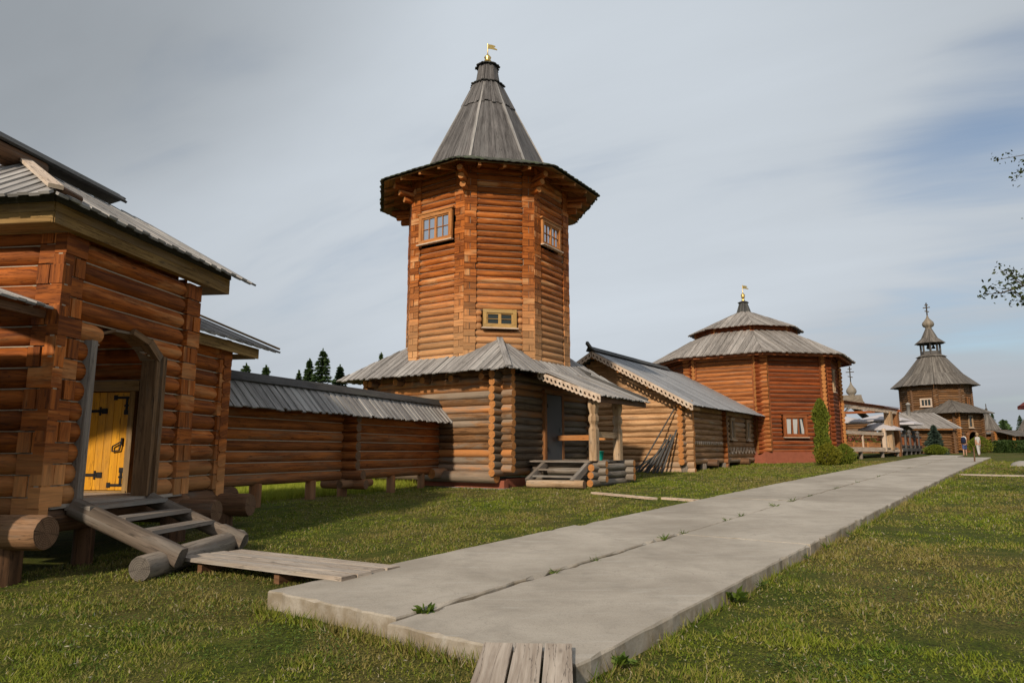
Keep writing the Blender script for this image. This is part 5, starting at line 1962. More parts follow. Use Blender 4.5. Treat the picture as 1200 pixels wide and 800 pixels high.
def make_terrace():
    t = thing('terrace', 'raised wooden terrace with pale railing and carved canopy beam beside the octagonal hall', 'terrace', DF(6, -2, gz(24, 47)))
    mb = MB()
    for i in range(22):
        b = -0.1 - 0.2 * i
        mb.bar(DF(-0.2, b, 1.86), DF(12.6, b, 1.86), 0.19, 0.06)
    mb.build('deck', 'deck_board', t)
    mb = MB()
    mb.bar(DF(-0.1, 0.03, 1.74), DF(9.0, 0.03, 1.74), 0.10, 0.30)
    mb.bar(DF(9.1, 0.03, 1.66), DF(12.8, 0.03, 1.66), 0.10, 0.20)
    mb.build('edge_beam', 'pale_board', t)
    for a in (0.2, 4.2, 8.6, 12.0):
        for b in (-0.1, -3.8):
            q = DF(a, b, 0)
            mb = MB()
            log(mb, V(q.x, q.y, gz(q.x, q.y) - 0.1), V(q.x, q.y, 1.82), 0.13)
            mb.build('stilt', ['grey_log', 'end_dark'], t)
    def post(a, b, z0, z1, w, mat, knob=True):
        mb = MB()
        mb.bar(DF(a, b, z0), DF(a, b, z1), w, w, up=DF.b)
        if knob:
            lathe(mb, DF(a, b, z1), [(w * 0.42, 0), (w * 0.42, 0.03), (w * 0.66, 0.10), (w * 0.62, 0.18), (w * 0.3, 0.25)], 10)
        mb.build('post', mat, t)
    post(-0.05, 0.0, 1.3, 2.98, 0.26, 'pale_board')
    post(9.0, 0.0, 1.6, 2.98, 0.24, 'pale_board')
    post(4.6, -0.02, 1.85, 2.78, 0.10, 'pale_board', False)
    mb = MB()
    mb.bar(DF(0.1, 0, 2.84), DF(8.9, 0, 2.84), 0.09, 0.22)
    mb.build('rail', 'pale_board', t)
    post(10.6, -0.1, 1.7, 4.5, 0.46, 'pale_post', False)
    post(12.3, -0.1, 1.2, 4.5, 0.40, 'orange_dark', False)
    post(12.3, -3.8, 1.2, 4.5, 0.30, 'orange_dark', False)
    mb = MB()
    mb.bar(DF(-0.4, -0.08, 4.70), DF(12.8, -0.08, 4.70), 0.24, 0.18)
    mb.bar(DF(12.4, 0.3, 4.62), DF(12.4, -4.2, 4.62), 0.2, 0.18)
    mb.build('canopy_beam', 'hall_board', t)
    mb = MB()
    lace_board(mb, DF(-0.4, 0.05, 4.62), DF(12.8, 0.05, 4.62), 0.24, 0.03, DF.b, 0.30, hole=0.24)
    mb.build('lace_board', 'pale_board', t)
    mb = MB()
    roof_plane(mb, DF(-0.4, 0.18, 4.80), DF(12.9, 0.18, 4.80), DF(12.9, -1.2, 5.02), DF(-0.4, -1.2, 5.02), 0.2, 0.03, 0.03, ribs=False)
    mb.build('canopy_roof', 'hall_board', t)


make_terrace()


def flower_box(a0, a1, label, seed):
    c = DF((a0 + a1) / 2, -0.28, 1.90)
    t = thing('flower_box', label, 'planter', c, 'flower boxes along the terrace rail')
    mb = MB()
    for b in (-0.10, -0.46): mb.bar(DF(a0, b, 2.07), DF(a1, b, 2.07), 0.03, 0.34)
    for a in (a0, a1): mb.bar(DF(a, -0.12, 2.07), DF(a, -0.44, 2.07), 0.03, 0.34)
    mb.bar(DF(a0, -0.28, 2.14), DF(a1, -0.28, 2.14), 0.30, 0.1)
    mb.build('box', 'orange_board', t)
    rng = np.random.default_rng(seed)
    n = int(900 * (a1 - a0) / 3)
    a, b = rng.uniform(a0, a1, n), rng.normal(-0.28, 0.12, n)
    z = 2.22 + np.abs(rng.normal(0.0, 0.13, n)) * (1 + 0.5 * np.sin(a * 4))
    P = np.array([list(DF(p, q, r)) for p, q, r in zip(a, b, z)])
    leaf_tris('foliage', P[: int(n * 0.62)], 0.10, 'weed', t, rng)
    leaf_tris('flowers', P[int(n * 0.62):] + np.array([0, 0, 0.05]), 0.085, 'flower', t, rng)


flower_box(0.5, 2.9, 'wooden flower box nearest the hall behind the terrace rail', 1)
flower_box(3.1, 5.6, 'wooden flower box in the middle of the terrace rail', 2)
flower_box(5.9, 8.4, 'wooden flower box by the paired canopy posts of the terrace', 3)


def parasol(x, y, zt, r, label, seed=0):
    g = 1.6
    t = thing('parasol', label, 'parasol', (x, y, g), 'white parasols on the terrace')
    mb = MB()
    lathe(mb, (x, y, g), [(0.03, 0), (0.03, zt - g)], 8)
    mb.build('pole', 'grey_log', t)
    mb = MB()
    lathe(mb, (x, y, g), [(0.25, 0), (0.25, 0.05), (0.05, 0.10)], 12)
    mb.build('base', 'cement', t)
    mb = MB()
    lathe(mb, (x, y, 0), [(r, zt - 0.62), (r, zt - 0.50), (r * 0.5, zt - 0.22), (0.05, zt), (0.03, zt - 0.02), (r * 0.5, zt - 0.25), (r * 0.985, zt - 0.53), (r * 0.985, zt - 0.62)], 8, 0, False, cap=(False, False), rot=0.2)
    mb.build('canopy', 'canopy', t)


parasol(25.0, 52.0, 4.28, 1.9, 'white parasol nearest the octagonal hall')
parasol(27.4, 51.2, 3.75, 1.5, 'lowest white parasol, behind the terrace rail')
parasol(29.6, 55.0, 4.55, 2.1, 'tallest white parasol, behind the paired canopy posts')
parasol(32.6, 58.5, 4.40, 2.1, 'white parasol farthest from the hall, above the dark picket railing')


def make_picket():
    f = Fr((29.9, 53.2), 37.5)
    t = thing('picket_railing', 'dark picket railing with knobbed posts beyond the terrace', 'railing', f(9, 0, 1.25))
    for i in range(8):
        a = i * 2.5
        g = gz(f(a, 0, 0).x, f(a, 0, 0).y)
        mb = MB()
        mb.bar(f(a, 0, g), f(a, 0, 3.05), 0.24, 0.24, up=f.b)
        lathe(mb, f(a, 0, 3.05), [(0.10, 0), (0.16, 0.10), (0.15, 0.22), (0.05, 0.32)], 10)
        mb.build('post', 'dark_grey_wood', t)
    mb = MB()
    mb.bar(f(0, 0, 2.85), f(17.5, 0, 2.85), 0.08, 0.14)
    mb.bar(f(0, 0, 2.05), f(17.5, 0, 2.05), 0.08, 0.12)
    mb.bar(f(0, 0.05, 1.75), f(17.5, 0.05, 1.75), 0.12, 0.26)
    mb.build('rail', 'dark_grey_wood', t)
    mb = MB()
    for i in range(70):
        mb.bar(f(0.2 + i * 0.25, 0, 2.0), f(0.2 + i * 0.25, 0, 2.85), 0.10, 0.03, up=f.b)
    mb.build('pickets', 'hall_board', t)
    mb = MB()
    for i in range(14):
        mb.bar(f(0, -0.2 - 0.2 * i, 1.84), f(17.6, -0.2 - 0.2 * i, 1.84), 0.19, 0.05)
    mb.build('deck', 'deck_board', t)


M['dark_grey_wood'] = wood('dark_grey_wood', (0.05, 0.045, 0.042), (0.14, 0.125, 0.115), (0.12, 0.115, 0.11), 0.4, 15, 0.2)
make_picket()


# ------------------------------------------------------------------ the bell tower church
CC = V(47.4, 76.5, 0)


def cross(mb, c, h, w=0.06):
    c = Vector(c)
    d = V(0.83, -0.56, 0)
    mb.bar(c, c + V(0, 0, h), w, w)
    mb.bar(c - d * h * 0.22 + V(0, 0, h * 0.66), c + d * h * 0.22 + V(0, 0, h * 0.66), w, w)
    mb.bar(c - d * h * 0.11 + V(0, 0, h * 0.84), c + d * h * 0.11 + V(0, 0, h * 0.84), w, w)
    mb.bar(c - d * h * 0.13 + V(0, 0, h * 0.42), c + d * h * 0.13 + V(0, 0, h * 0.34), w, w)


def onion(mb, c, r, h, mi=0):
    lathe(mb, c, [(r * 0.55, 0), (r * 0.5, 0.10 * h), (r * 0.86, 0.2 * h), (r, 0.34 * h), (r * 0.9, 0.48 * h), (r * 0.55, 0.64 * h), (r * 0.25, 0.80 * h), (r * 0.10, h)], 16, mi)


def make_church():
    g = gz(CC.x, CC.y)
    t = thing('bell_tower_church', 'old brown log church with wide octagonal tent roof, open belfry, onion dome and cross', 'church', V(CC.x, CC.y, g))
    n0 = 188.5
    AP = 3.2
    mb = MB()
    hw = AP * math.tan(R(22.5))
    for k in range(8):
        fr = octo(CC, n0 + 45 * k, AP)
        log_wall(mb, fr, -hw, hw, 4.6, 8.75, 0.25, r=0.14, style='round', ext=(0.22, 0.22), inset=0.14, shift=0.5 if k % 2 else 0, n=8)
    mb.build('octagon_wall', ['church_log', 'end_dark', 'caulk'], t)
    f = octo(CC, n0 + 45, AP)
    window(f, -0.25, 0.95, 6.45, 7.15, t, b=0.08, leaves=3, rows=1, cols=1, frame=0.12, mat='pale_board', glass='glass_dark', head=False)
    f = octo(CC, n0 - 45, AP)
    window(f, -0.3, 0.3, 6.3, 7.3, t, b=0.06, leaves=1, rows=2, cols=1, frame=0.12, mat='orange_dark', glass='glass_dark', head=False)
    mb = MB()
    oct_roof(mb, CC, n0, 3.95, 8.70, 2.55, 10.05, 0.28, 0.04, 0.06, taper=True)
    oct_roof(mb, CC, n0, 2.60, 10.0, 1.10, 12.15, 0.28, 0.04, 0.0, taper=True)
    mb.build('tent_roof', 'church_roof', t)
    mb = MB()
    oct_roof(mb, CC, n0, 1.36, 12.05, 0.9, 12.30, 0.2, 0.04, 0.02)
    mb.build('belfry_base', 'church_roof', t)
    mb = MB()
    for k in range(8):
        c = opt(CC, n0 + 22.5 + 45 * k, 0.86, 0)
        mb.bar(V(c.x, c.y, 12.2), V(c.x, c.y, 13.95), 0.15, 0.15)
        mb.cut()
    mb.build('belfry_post', 'dark_grey_wood', t)
    mb = MB()
    for k in range(8):
        A, B = opt(CC, n0 + 22.5 + 45 * k, 0.88, 12.5), opt(CC, n0 - 22.5 + 45 * k, 0.88, 12.5)
        mb.bar(A, B, 0.08, 0.45)
        mb.bar(A + V(0, 0, 1.25), B + V(0, 0, 1.25), 0.12, 0.25)
    mb.build('belfry_rail', 'dark_grey_wood', t)
    for i, (dx, dy, s) in enumerate(((-0.3, -0.15, 0.8), (0.3, -0.1, 0.7), (0.05, 0.35, 0.6))):
        mb = MB()
        lathe(mb, (CC.x + dx, CC.y + dy, 13.05), [(0.30 * s, 0), (0.24 * s, 0.12), (0.19 * s, 0.38 * s), (0.10 * s, 0.5 * s), (0.03, 0.8)], 14)
        mb.build('bell', 'cross', t)
    mb = MB()
    oct_roof(mb, CC, n0, 1.36, 13.62, 0.72, 14.2, 0.2, 0.04, 0.04, taper=True)
    oct_roof(mb, CC, n0, 0.76, 14.15, 0.28, 15.3, 0.18, 0.04, 0.0, taper=True, ribs=False)
    mb.build('belfry_roof', 'church_roof', t)
    mb = MB()
    onion(mb, (CC.x, CC.y, 15.3), 0.62, 1.6)
    lathe(mb, (CC.x, CC.y, 15.0), [(0.30, 0), (0.30, 0.4)], 12)
    mb.build('onion_dome', 'thatch', t)
    mb = MB()
    cross(mb, (CC.x, CC.y, 16.75), 1.6, 0.10)
    mb.build('cross', 'cross', t)
    # lower square storey with its corner towards the viewer
    q = V(46.1, 71.2, 0)
    L = 4.1
    right = Fr((q.x, q.y), 68)
    left = Fr((q.x, q.y), 68 - 90)
    mb = MB()
    log_wall(mb, left, 0, L + 1.5, g + 0.2, 5.6, 0.25, r=0.14, style='round', ext=(0.25, 0.2), inset=-0.14, n=8)
    mb.build('log_wall', ['church_bright', 'end', 'caulk'], t)  # brighter logs than the other walls: sunlight on this side painted in
    mb = MB()
    log_wall(mb, right, 0, L, g + 0.2, 5.6, 0.25, r=0.14, style='round', ext=(0.25, 0.2), inset=0.14, shift=0.5, n=8, openings=[(1.4, 2.9, 1, 3.6)])
    for fr, s in ((Fr((right(L, 0, 0).x, right(L, 0, 0).y), 68 - 90), 1), (Fr((left(L + 1.5, 0, 0).x, left(L + 1.5, 0, 0).y), 68), -1)):
        log_wall(mb, fr, 0, L + 1.5 if s > 0 else L, g + 0.2, 5.6, 0.25, r=0.14, style='round', ext=(0.2, 0.2), inset=0.14 * s, n=8)
    mb.build('log_wall', ['church_log', 'end_dark', 'caulk'], t)
    mb = MB()                                               # arched entrance
    for i in range(8):
        t0, t1 = math.pi * i / 8, math.pi * (i + 1) / 8
        mb.bar(right(2.15 + 0.82 * math.cos(t0), 0.05, 2.9 + 0.82 * math.sin(t0)), right(2.15 + 0.82 * math.cos(t1), 0.05, 2.9 + 0.82 * math.sin(t1)), 0.25, 0.16)
    for a in (1.33, 2.97): mb.bar(right(a, 0.05, g), right(a, 0.05, 2.9), 0.16, 0.25, up=right.b)
    mb.build('arch_frame', 'orange_dark', t)
    mb = MB()
    mb.bar(right(2.15, -1.2, g), right(2.15, -1.2, 3.7), 1.7, 0.1, up=right.b)
    mb.build('door', 'roof_dark', t)
    window(right, 1.75, 2.45, 4.1, 5.2, t, b=0.05, leaves=1, rows=2, cols=1, frame=0.12, mat='pale_post', glass='glass_dark', head=False)
    mb = MB()
    ez, pz = 5.55, 7.0
    m = 0.75
    C0, C1 = right(-m, m, ez), right(L + m, m, ez)
    Lb = -(L + 1.5)
    C2, C3 = right(L + m, Lb - m, ez), right(-m, Lb - m, ez)
    ctr = right(L / 2, Lb / 2, pz + 0.2)
    T0, T1, T2, T3 = right(1.6, -1.6, pz), right(L - 1.6, -1.6, pz), right(L - 1.6, Lb + 1.6, pz), right(1.6, Lb + 1.6, pz)
    roof_plane(mb, C0, C1, T1, T0, 0.26, 0.04, 0.05)
    roof_plane(mb, C1, C2, T2, T1, 0.26, 0.04, 0.05)
    roof_plane(mb, C2, C3, T3, T2, 0.26, 0.04, 0.05)
    roof_plane(mb, C3, C0, T0, T3, 0.26, 0.04, 0.05)
    mb.build('skirt_roof', 'church_roof', t)


M['church_roof'] = wood('brown_grey_roof_board', (0.075, 0.065, 0.056), (0.20, 0.177, 0.155), (0.15, 0.14, 0.125), 0.3, 10, 0.45)
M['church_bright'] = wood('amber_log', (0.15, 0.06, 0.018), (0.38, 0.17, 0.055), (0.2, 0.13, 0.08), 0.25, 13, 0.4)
make_church()


def make_lowhouse():
    f = Fr((36.6, 62.7), 90)
    t = thing('low_house', 'low log house with plain grey board roof and metal chimney in front of the church', 'building', f(2, -3, 1.35))
    mb = MB()
    L, W = 3.6, 6.6
    for fr, ln, s, z in ((f, L, 1, 1.35), (Fr((f.p.x, f.p.y), 0), W, -1, 1.25), (Fr((f(L, 0, 0).x, f(L, 0, 0).y), 0), W, 1, 1.25), (Fr((f(0, -W, 0).x, f(0, -W, 0).y), 90), L, -1, 1.35)):
        log_wall(mb, fr, 0, ln, z, 3.5, 0.24, style='round', inset=0.13 * s, n=8)
    mb.build('log_wall', ['church_log', 'end_dark', 'caulk'], t)
    mb = MB()
    roof_plane(mb, f(-0.5, 0.7, 3.62), f(L + 0.4, 0.7, 3.62), f(L + 0.4, -3.3, 5.2), f(-0.5, -3.3, 5.2), 0.22, 0.035, 0.05)
    mb.build('roof', 'hall_roof', t)
    mb = MB()
    roof_plane(mb, f(L + 0.4, -7.3, 3.62), f(-0.5, -7.3, 3.62), f(-0.5, -3.3, 5.2), f(L + 0.4, -3.3, 5.2), 0.22, 0.035, 0.05)
    mb.build('roof', 'hall_roof', t)
    mb = MB()
    c = f(1.2, -2.6, 0)
    lathe(mb, (c.x, c.y, 4.6), [(0.15, 0), (0.15, 1.35), (0.21, 1.35), (0.21, 1.45), (0.05, 1.6)], 12)
    mb.build('chimney', 'cement', t)


make_lowhouse()


def make_chapel():
    c = V(37.9, 70, 0)
    t = thing('small_chapel', 'small grey wooden chapel with onion dome and tall cross behind the parasols', 'church', (c.x, c.y, 1.4))
    f = Fr((c.x - 2.2, c.y - 2.0), 20)
    mb = MB()
    log_wall(mb, f, 0, 4.2, 1.3, 4.7, 0.25, style='round', inset=0.13, n=8)
    log_wall(mb, Fr((f.p.x, f.p.y), -70), 0, 3.0, 1.3, 4.7, 0.25, style='round', inset=-0.13, n=8)
    log_wall(mb, Fr((f(4.2, 0, 0).x, f(4.2, 0, 0).y), -70), 0, 3.0, 1.3, 4.7, 0.25, style='round', inset=0.13, n=8)
    log_wall(mb, Fr((f(0, -3, 0).x, f(0, -3, 0).y), 20), 0, 4.2, 1.3, 4.7, 0.25, style='round', inset=-0.13, n=8)
    mb.build('log_wall', ['church_log', 'end_dark', 'caulk'], t)
    mb = MB()
    roof_plane(mb, f(-0.4, 0.5, 4.1), f(4.6, 0.5, 4.1), f(4.6, -1.5, 6.3), f(-0.4, -1.5, 6.3), 0.2, 0.03, 0.04)
    roof_plane(mb, f(4.6, -3.5, 4.1), f(-0.4, -3.5, 4.1), f(-0.4, -1.5, 6.3), f(4.6, -1.5, 6.3), 0.2, 0.03, 0.04)
    mb.build('roof', 'roof', t)
    d = f(1.6, -1.5, 0)
    mb = MB()                                               # keel-shaped barrel roof under the dome
    rings = []
    prof = [(-1.05, 6.1), (-1.15, 6.45), (-0.85, 6.8), (-0.35, 7.0), (0, 7.3), (0.35, 7.0), (0.85, 6.8), (1.15, 6.45), (1.05, 6.1)]
    for a in (-0.9, 0.9): rings.append([d + f.b * x * 0.9 + f.a * a + V(0, 0, z) for x, z in prof])
    mb.loft(rings, 0, False)
    rings = []
    for a in (-0.9, 0.9): rings.append([d + f.a * x * 0.9 + f.b * a + V(0, 0, z) for x, z in prof])
    mb.loft(rings, 0, False)
    mb.build('barrel_roof', 'thatch', t)
    mb = MB()
    lathe(mb, (d.x, d.y, 6.8), [(0.32, 0), (0.30, 0.5)], 12)
    onion(mb, (d.x, d.y, 7.15), 0.50, 1.5)
    mb.build('onion_dome', 'thatch', t)
    mb = MB()
    cross(mb, (d.x, d.y, 8.5), 1.75, 0.08)
    mb.build('cross', 'cross', t)


make_chapel()


def turret(x, y, ap, ez, pz, w, label, body='church_bright', post=True):
    g = gz(x, y)
    t = thing('turret_hut', label, 'hut', (x, y, g))
    c = V(x, y, 0)
    f = Fr((x - 0.2, y - w / 2), 60)
    mb = MB()
    for k in range(8):
        fr = octo(c, 30 + 45 * k, w / 2)
        hw = w / 2 * math.tan(R(22.5))
        log_wall(mb, fr, -hw, hw, g, ez + 0.25, 0.26, style='round', ext=(0.1, 0.1), inset=0.14, shift=0.5 if k % 2 else 0, n=8)
    mb.build('log_wall', [body, 'end_dark', 'caulk'], t)
    mb = MB()
    oct_roof(mb, c, 30, w / 2 + 0.5, ez, w / 4, ez + 0.55, 0.25, 0.04, 0.04, taper=True)
    oct_roof(mb, c, 30, ap, ez + 0.5, 0.08, pz, 0.22, 0.04, 0.0, taper=True)
    mb.build('tent_roof', 'church_roof', t)
    if post:
        mb = MB()
        lathe(mb, (x, y, pz - 0.1), [(0.12, 0), (0.09, 0.35), (0.16, 0.45), (0.05, 0.6), (0.04, 1.1)], 8)
        mb.build('finial', 'cross', t)


turret(54.7, 79, 1.15, 3.5, 6.0, 3.4, 'small log hut with steep pointed roof right of the church')
turret(59.6, 79, 1.3, 3.3, 5.95, 3.0, 'small hut with pointed roof at the right edge behind the hedge')


def make_lean():
    f = Fr((54.2, 74.5), 70)
    t = thing('lean_to', 'low lean-to with grey roof between the church and the hedge', 'shed', f(1.5, -1, 1.5))
    mb = MB()
    roof_plane(mb, f(-0.3, 0.4, 3.2), f(4.2, 0.4, 3.2), f(4.2, -2.2, 3.9), f(-0.3, -2.2, 3.9), 0.2, 0.03, 0.03)
    mb.build('roof', 'church_roof', t)
    for a in (0.1, 1.9, 3.8):
        mb = MB()
        mb.bar(f(a, 0, 1.4), f(a, 0, 3.25), 0.2, 0.2, up=f.b)
        mb.bar(f(a, -2, 1.4), f(a, -2, 3.8), 0.2, 0.2, up=f.b)
        mb.build('post', 'orange_board', t)
    mb = MB()
    log_wall(mb, Fr((f(0, -2, 0).x, f(0, -2, 0).y), 70), 0, 4.0, 1.4, 3.6, 0.25, style='round', inset=0.1, n=8)
    mb.build('rear_wall', ['church_log', 'end_dark', 'caulk'], t)


make_lean()


def make_pavilion():
    x, y = 42.0, 51.7
    g = gz(x, y)
    t = thing('pavilion', 'dark red roofed pavilion on tall posts at the right edge', 'pavilion', (x, y, g))
    mb = MB()
    for dx in (-1.2, 1.2):
        for dy in (-1.2, 1.2):
            mb.bar(V(x + dx * 0.9 + 1.0, y + dy * 0.9, g), V(x + dx * 0.9 + 1.0, y + dy * 0.9, 5.2), 0.16, 0.16)
            mb.cut()
    mb.build('post', 'hall_board', t)
    mb = MB()
    E = [V(x - 2.4, y - 1.9, 5.05), V(x + 3.4, y - 1.9, 5.05), V(x + 3.4, y + 1.9, 5.05), V(x - 2.4, y + 1.9, 5.05)]
    T0 = V(x + 0.5, y, 7.2)
    for i in range(4): roof_plane(mb, E[i], E[(i + 1) % 4], T0, T0, 0.2, 0.04, 0.04)
    mb.build('roof', 'maroon_board', t)
    mb = MB()
    for i in range(4):
        mb.bar(E[i] + V(0, 0, -0.12), E[(i + 1) % 4] + V(0, 0, -0.12), 0.06, 0.2)
    mb.build('fascia', 'maroon_board', t)


make_pavilion()


def make_hedge():
    t = thing('clipped_hedge', 'dark green clipped hedge at the right edge', 'hedge', (50, 66.5, gz(50, 66)))
    rng = np.random.default_rng(8)
    n = 26000
    f = Fr((47.0, 65.6), 82)
    a, b, z = rng.uniform(0, 12, n), rng.uniform(-1.6, 0.1, n), rng.uniform(0, 1.12, n)
    side = rng.integers(0, 3, n)
    b = np.where(side == 0, rng.normal(0.05, 0.05, n), b)
    z = np.where(side == 1, 1.10 + rng.normal(0, 0.05, n) + 0.05 * np.sin(a * 3), z)
    a = np.where((side == 2) & (rng.random(n) < 0.3), rng.normal(0, 0.05, n), a)
    g = 1.42
    P = np.stack([f.p.x + f.a.x * a + f.b.x * b, f.p.y + f.a.y * a + f.b.y * b, g + z], 1)
    leaf_tris('foliage', P, 0.16, 'hedge', t, rng)
    mb = MB()
    for i in range(14): mb.bar(f(0.4 + i * 0.85, -0.75, 1.3), f(0.5 + i * 0.85, -0.7, 2.2), 0.05, 0.05)
    mb.build('stems', 'bark', t)


make_hedge()
spruce(35.9, 58.6, 3.8, 1.05, 'small bluish spruce at the foot of the church', mat='bluespruce', seed=51, skirt=0.0)
shrub(35.1, 57.3, 1.5, 0.75, 'low olive bush at the foot of the bluish spruce', 'thuja', n=3000, size=0.14, seed=52)
shrub(43.7, 64.5, 1.8, 1.5, 'green bush right of the two walking people', 'thuja', n=3000, size=0.14, seed=53)
spruce(36.5, 88, 8.6, 1.7, 'spruce top rising left of the church above the parasols', seed=54)
spruce(33.2, 86, 7.0, 1.6, 'spruce half hidden behind the small chapel', seed=55)
for i, (x, y, tp) in enumerate(((84, 120, 8.2), (86.5, 121, 7.2), (88.8, 120, 7.8), (91.5, 122, 7.0), (96, 124, 7.6), (100, 124, 8.4))):
    spruce(x, y, tp, 1.6, ['distant spruce nearest the pointed log hut', 'second distant spruce from the pointed log hut', 'third distant spruce from the pointed log hut', 'low distant spruce in the middle of the far row', 'distant spruce left of the edge hut roof', 'distant spruce hidden mostly by the edge hut'][i], 'distant spruces on the right', seed=60 + i, z0=1.6)


def make_far_wood():
    rng = np.random.default_rng(9)
    pts = []
    for az in np.arange(-62, 62, 0.8):
        d = rng.uniform(165, 210)
        x, y = d * math.sin(R(az)), d * math.cos(R(az))
        h = rng.uniform(3.5, 7.5) if az > 20 else rng.uniform(3, 5.5)
        n = 150
        u = rng.uniform(0, 1, n)
        r = 2.2 * (1 - u) ** 0.7 + 0.2
        a = rng.uniform(0, 6.28, n)
        pts.append(np.stack([x + np.cos(a) * r * rng.uniform(.3, 1, n), y + np.sin(a) * r, 1.2 + u * h], 1))
    o = leaf_tris('far_wood', np.concatenate(pts), 1.1, 'spruce', None, rng)
    tag(o, kind='stuff')


make_far_wood()


# ------------------------------------------------------------------ two people on the path
def skin_mesh(name, joints, edges, mat, parent, sub=2):
    names = list(joints)
    me = bpy.data.meshes.new(name + '_rig')
    org = V(0, 0, 0) if parent is None else parent.location
    me.from_pydata([Vector(joints[k][0]) for k in names], [(names.index(a), names.index(b)) for a, b in edges], [])
    o = bpy.data.objects.new(name + '_rig', me)
    col.objects.link(o)
    o.modifiers.new('skin', 'SKIN')
    for i, k in enumerate(names):
        r = joints[k][1]
        sv = me.skin_vertices[0].data[i]
        sv.radius = (r, r) if not isinstance(r, tuple) else r
        sv.use_root = (i == 0)
    s = o.modifiers.new('sub', 'SUBSURF')
    s.levels = sub
    s.render_levels = sub
    dg = bpy.context.evaluated_depsgraph_get()
    dg.update()
    m2 = bpy.data.meshes.new_from_object(o.evaluated_get(dg))
    m2.name = name
    bpy.data.objects.remove(o)
    bpy.data.meshes.remove(me)
    m2.materials.clear()
    m2.materials.append(M[mat])
    m2.polygons.foreach_set('use_smooth', [True] * len(m2.polygons))
    ob = bpy.data.objects.new(name, m2)
    col.objects.link(ob)
    ob.parent = parent
    return ob


M['skin'] = plain('skin', (0.42, 0.24, 0.16), 0.6, 0.3, 0, 0.05)
M['hair'] = plain('hair', (0.06, 0.035, 0.02), 0.6, 0.3)
M['hair_light'] = plain('fair_hair', (0.28, 0.18, 0.09), 0.6, 0.3)
M['navy'] = plain('navy_cloth', (0.015, 0.022, 0.05), 0.85, 0.1)
M['denim'] = plain('blue_cloth', (0.06, 0.085, 0.19), 0.85, 0.1)
M['greyshirt'] = plain('pale_grey_cloth', (0.42, 0.41, 0.40), 0.9, 0.1, 0, 0.25, 9)


def person(x, y, face, H, label, top, bottom, hair, pack, long_legs):
    g = gz(x, y)
    t = thing('person', label, 'person', (x, y, g))
    fx, fy = math.sin(R(face)), math.cos(R(face))
    def P(r, f, z): return V(fy * r + fx * f, -fx * r + fy * f, z * H)
    J = {'pel': (P(0, 0, .53), .095), 'bel': (P(0, .01, .62), .088), 'che': (P(0, .01, .73), .105), 'nk': (P(0, .0, .82), .055), 'nk2': (P(0, .01, .855), .048), 'hd': (P(0, .025, .905), .075), 'hd2': (P(0, .01, .965), .062)}
    E = [('pel', 'bel'), ('bel', 'che'), ('che', 'nk'), ('nk', 'nk2'), ('nk2', 'hd'), ('hd', 'hd2')]
    for s, st in ((1, 1), (-1, -1)):
        k = 'R' if s > 0 else 'L'
        J.update({'sh' + k: (P(s * .105, 0, .80), .052), 'el' + k: (P(s * .15, .03 * st - .02, .635), .038), 'wr' + k: (P(s * .155, .07 * st + .04, .50), .028), 'ha' + k: (P(s * .15, .08 * st + .06, .455), .03)})
        J.update({'hp' + k: (P(s * .055, .02 * st, .48), .078), 'kn' + k: (P(s * .058, .12 * st + .03, .275), .052), 'an' + k: (P(s * .06, .18 * st - .03, .05), .034), 'to' + k: (P(s * .065, .18 * st + .08, .018), .03)})
        E += [('che', 'sh' + k), ('sh' + k, 'el' + k), ('el' + k, 'wr' + k), ('wr' + k, 'ha' + k), ('pel', 'hp' + k), ('hp' + k, 'kn' + k), ('kn' + k, 'an' + k), ('an' + k, 'to' + k)]
    skin_mesh('body', J, E, 'skin', t)
    mul = 1.16
    T = {k: (J[k][0], J[k][1] * mul) for k in ('bel', 'pel', 'che', 'nk', 'shR', 'shL')}
    for k in 'RL': T['el' + k] = (J['sh' + k][0] * 0.35 + J['el' + k][0] * 0.65, J['el' + k][1] * 1.35)
    skin_mesh('shirt', T, [('bel', 'pel'), ('bel', 'che'), ('che', 'nk'), ('che', 'shR'), ('che', 'shL'), ('shR', 'elR'), ('shL', 'elL')], top, t)
    B = {'pel': (J['pel'][0], .115), 'hpR': (J['hpR'][0], .098), 'hpL': (J['hpL'][0], .098), 'knR': (J['knR'][0], .075), 'knL': (J['knL'][0], .075)}
    BE = [('pel', 'hpR'), ('pel', 'hpL'), ('hpR', 'knR'), ('hpL', 'knL')]
    if long_legs:
        B.update({'anR': (J['anR'][0], .06), 'anL': (J['anL'][0], .06)})
        BE += [('knR', 'anR'), ('knL', 'anL')]
    skin_mesh('trousers' if long_legs else 'shorts', B, BE, bottom, t)
    mb = MB()
    c = P(0, -0.005, .945) + V(x, y, g)
    lathe(mb, c, [(0.02, 0.115), (0.075, 0.085), (0.102, 0.02), (0.098, -0.05), (0.08, -0.10), (0.05, -0.11)], 12)
    mb.build('hair', hair, t)
    if pack:
        mb = MB()
        o = V(x, y, g)
        rings = []
        for z, w, d in ((.55, .10, .06), (.58, .15, .10), (.70, .16, .11), (.78, .13, .08), (.81, .07, .04)):
            c = P(0, -.17, z) + o
            rings.append([c + V(fy, -fx, 0) * (w * math.cos(i * math.pi / 5)) + V(fx, fy, 0) * (d * math.sin(i * math.pi / 5)) for i in range(10)])
        mb.loft(rings, 0, True)
        mb.build('backpack', 'navy', t)
    return t


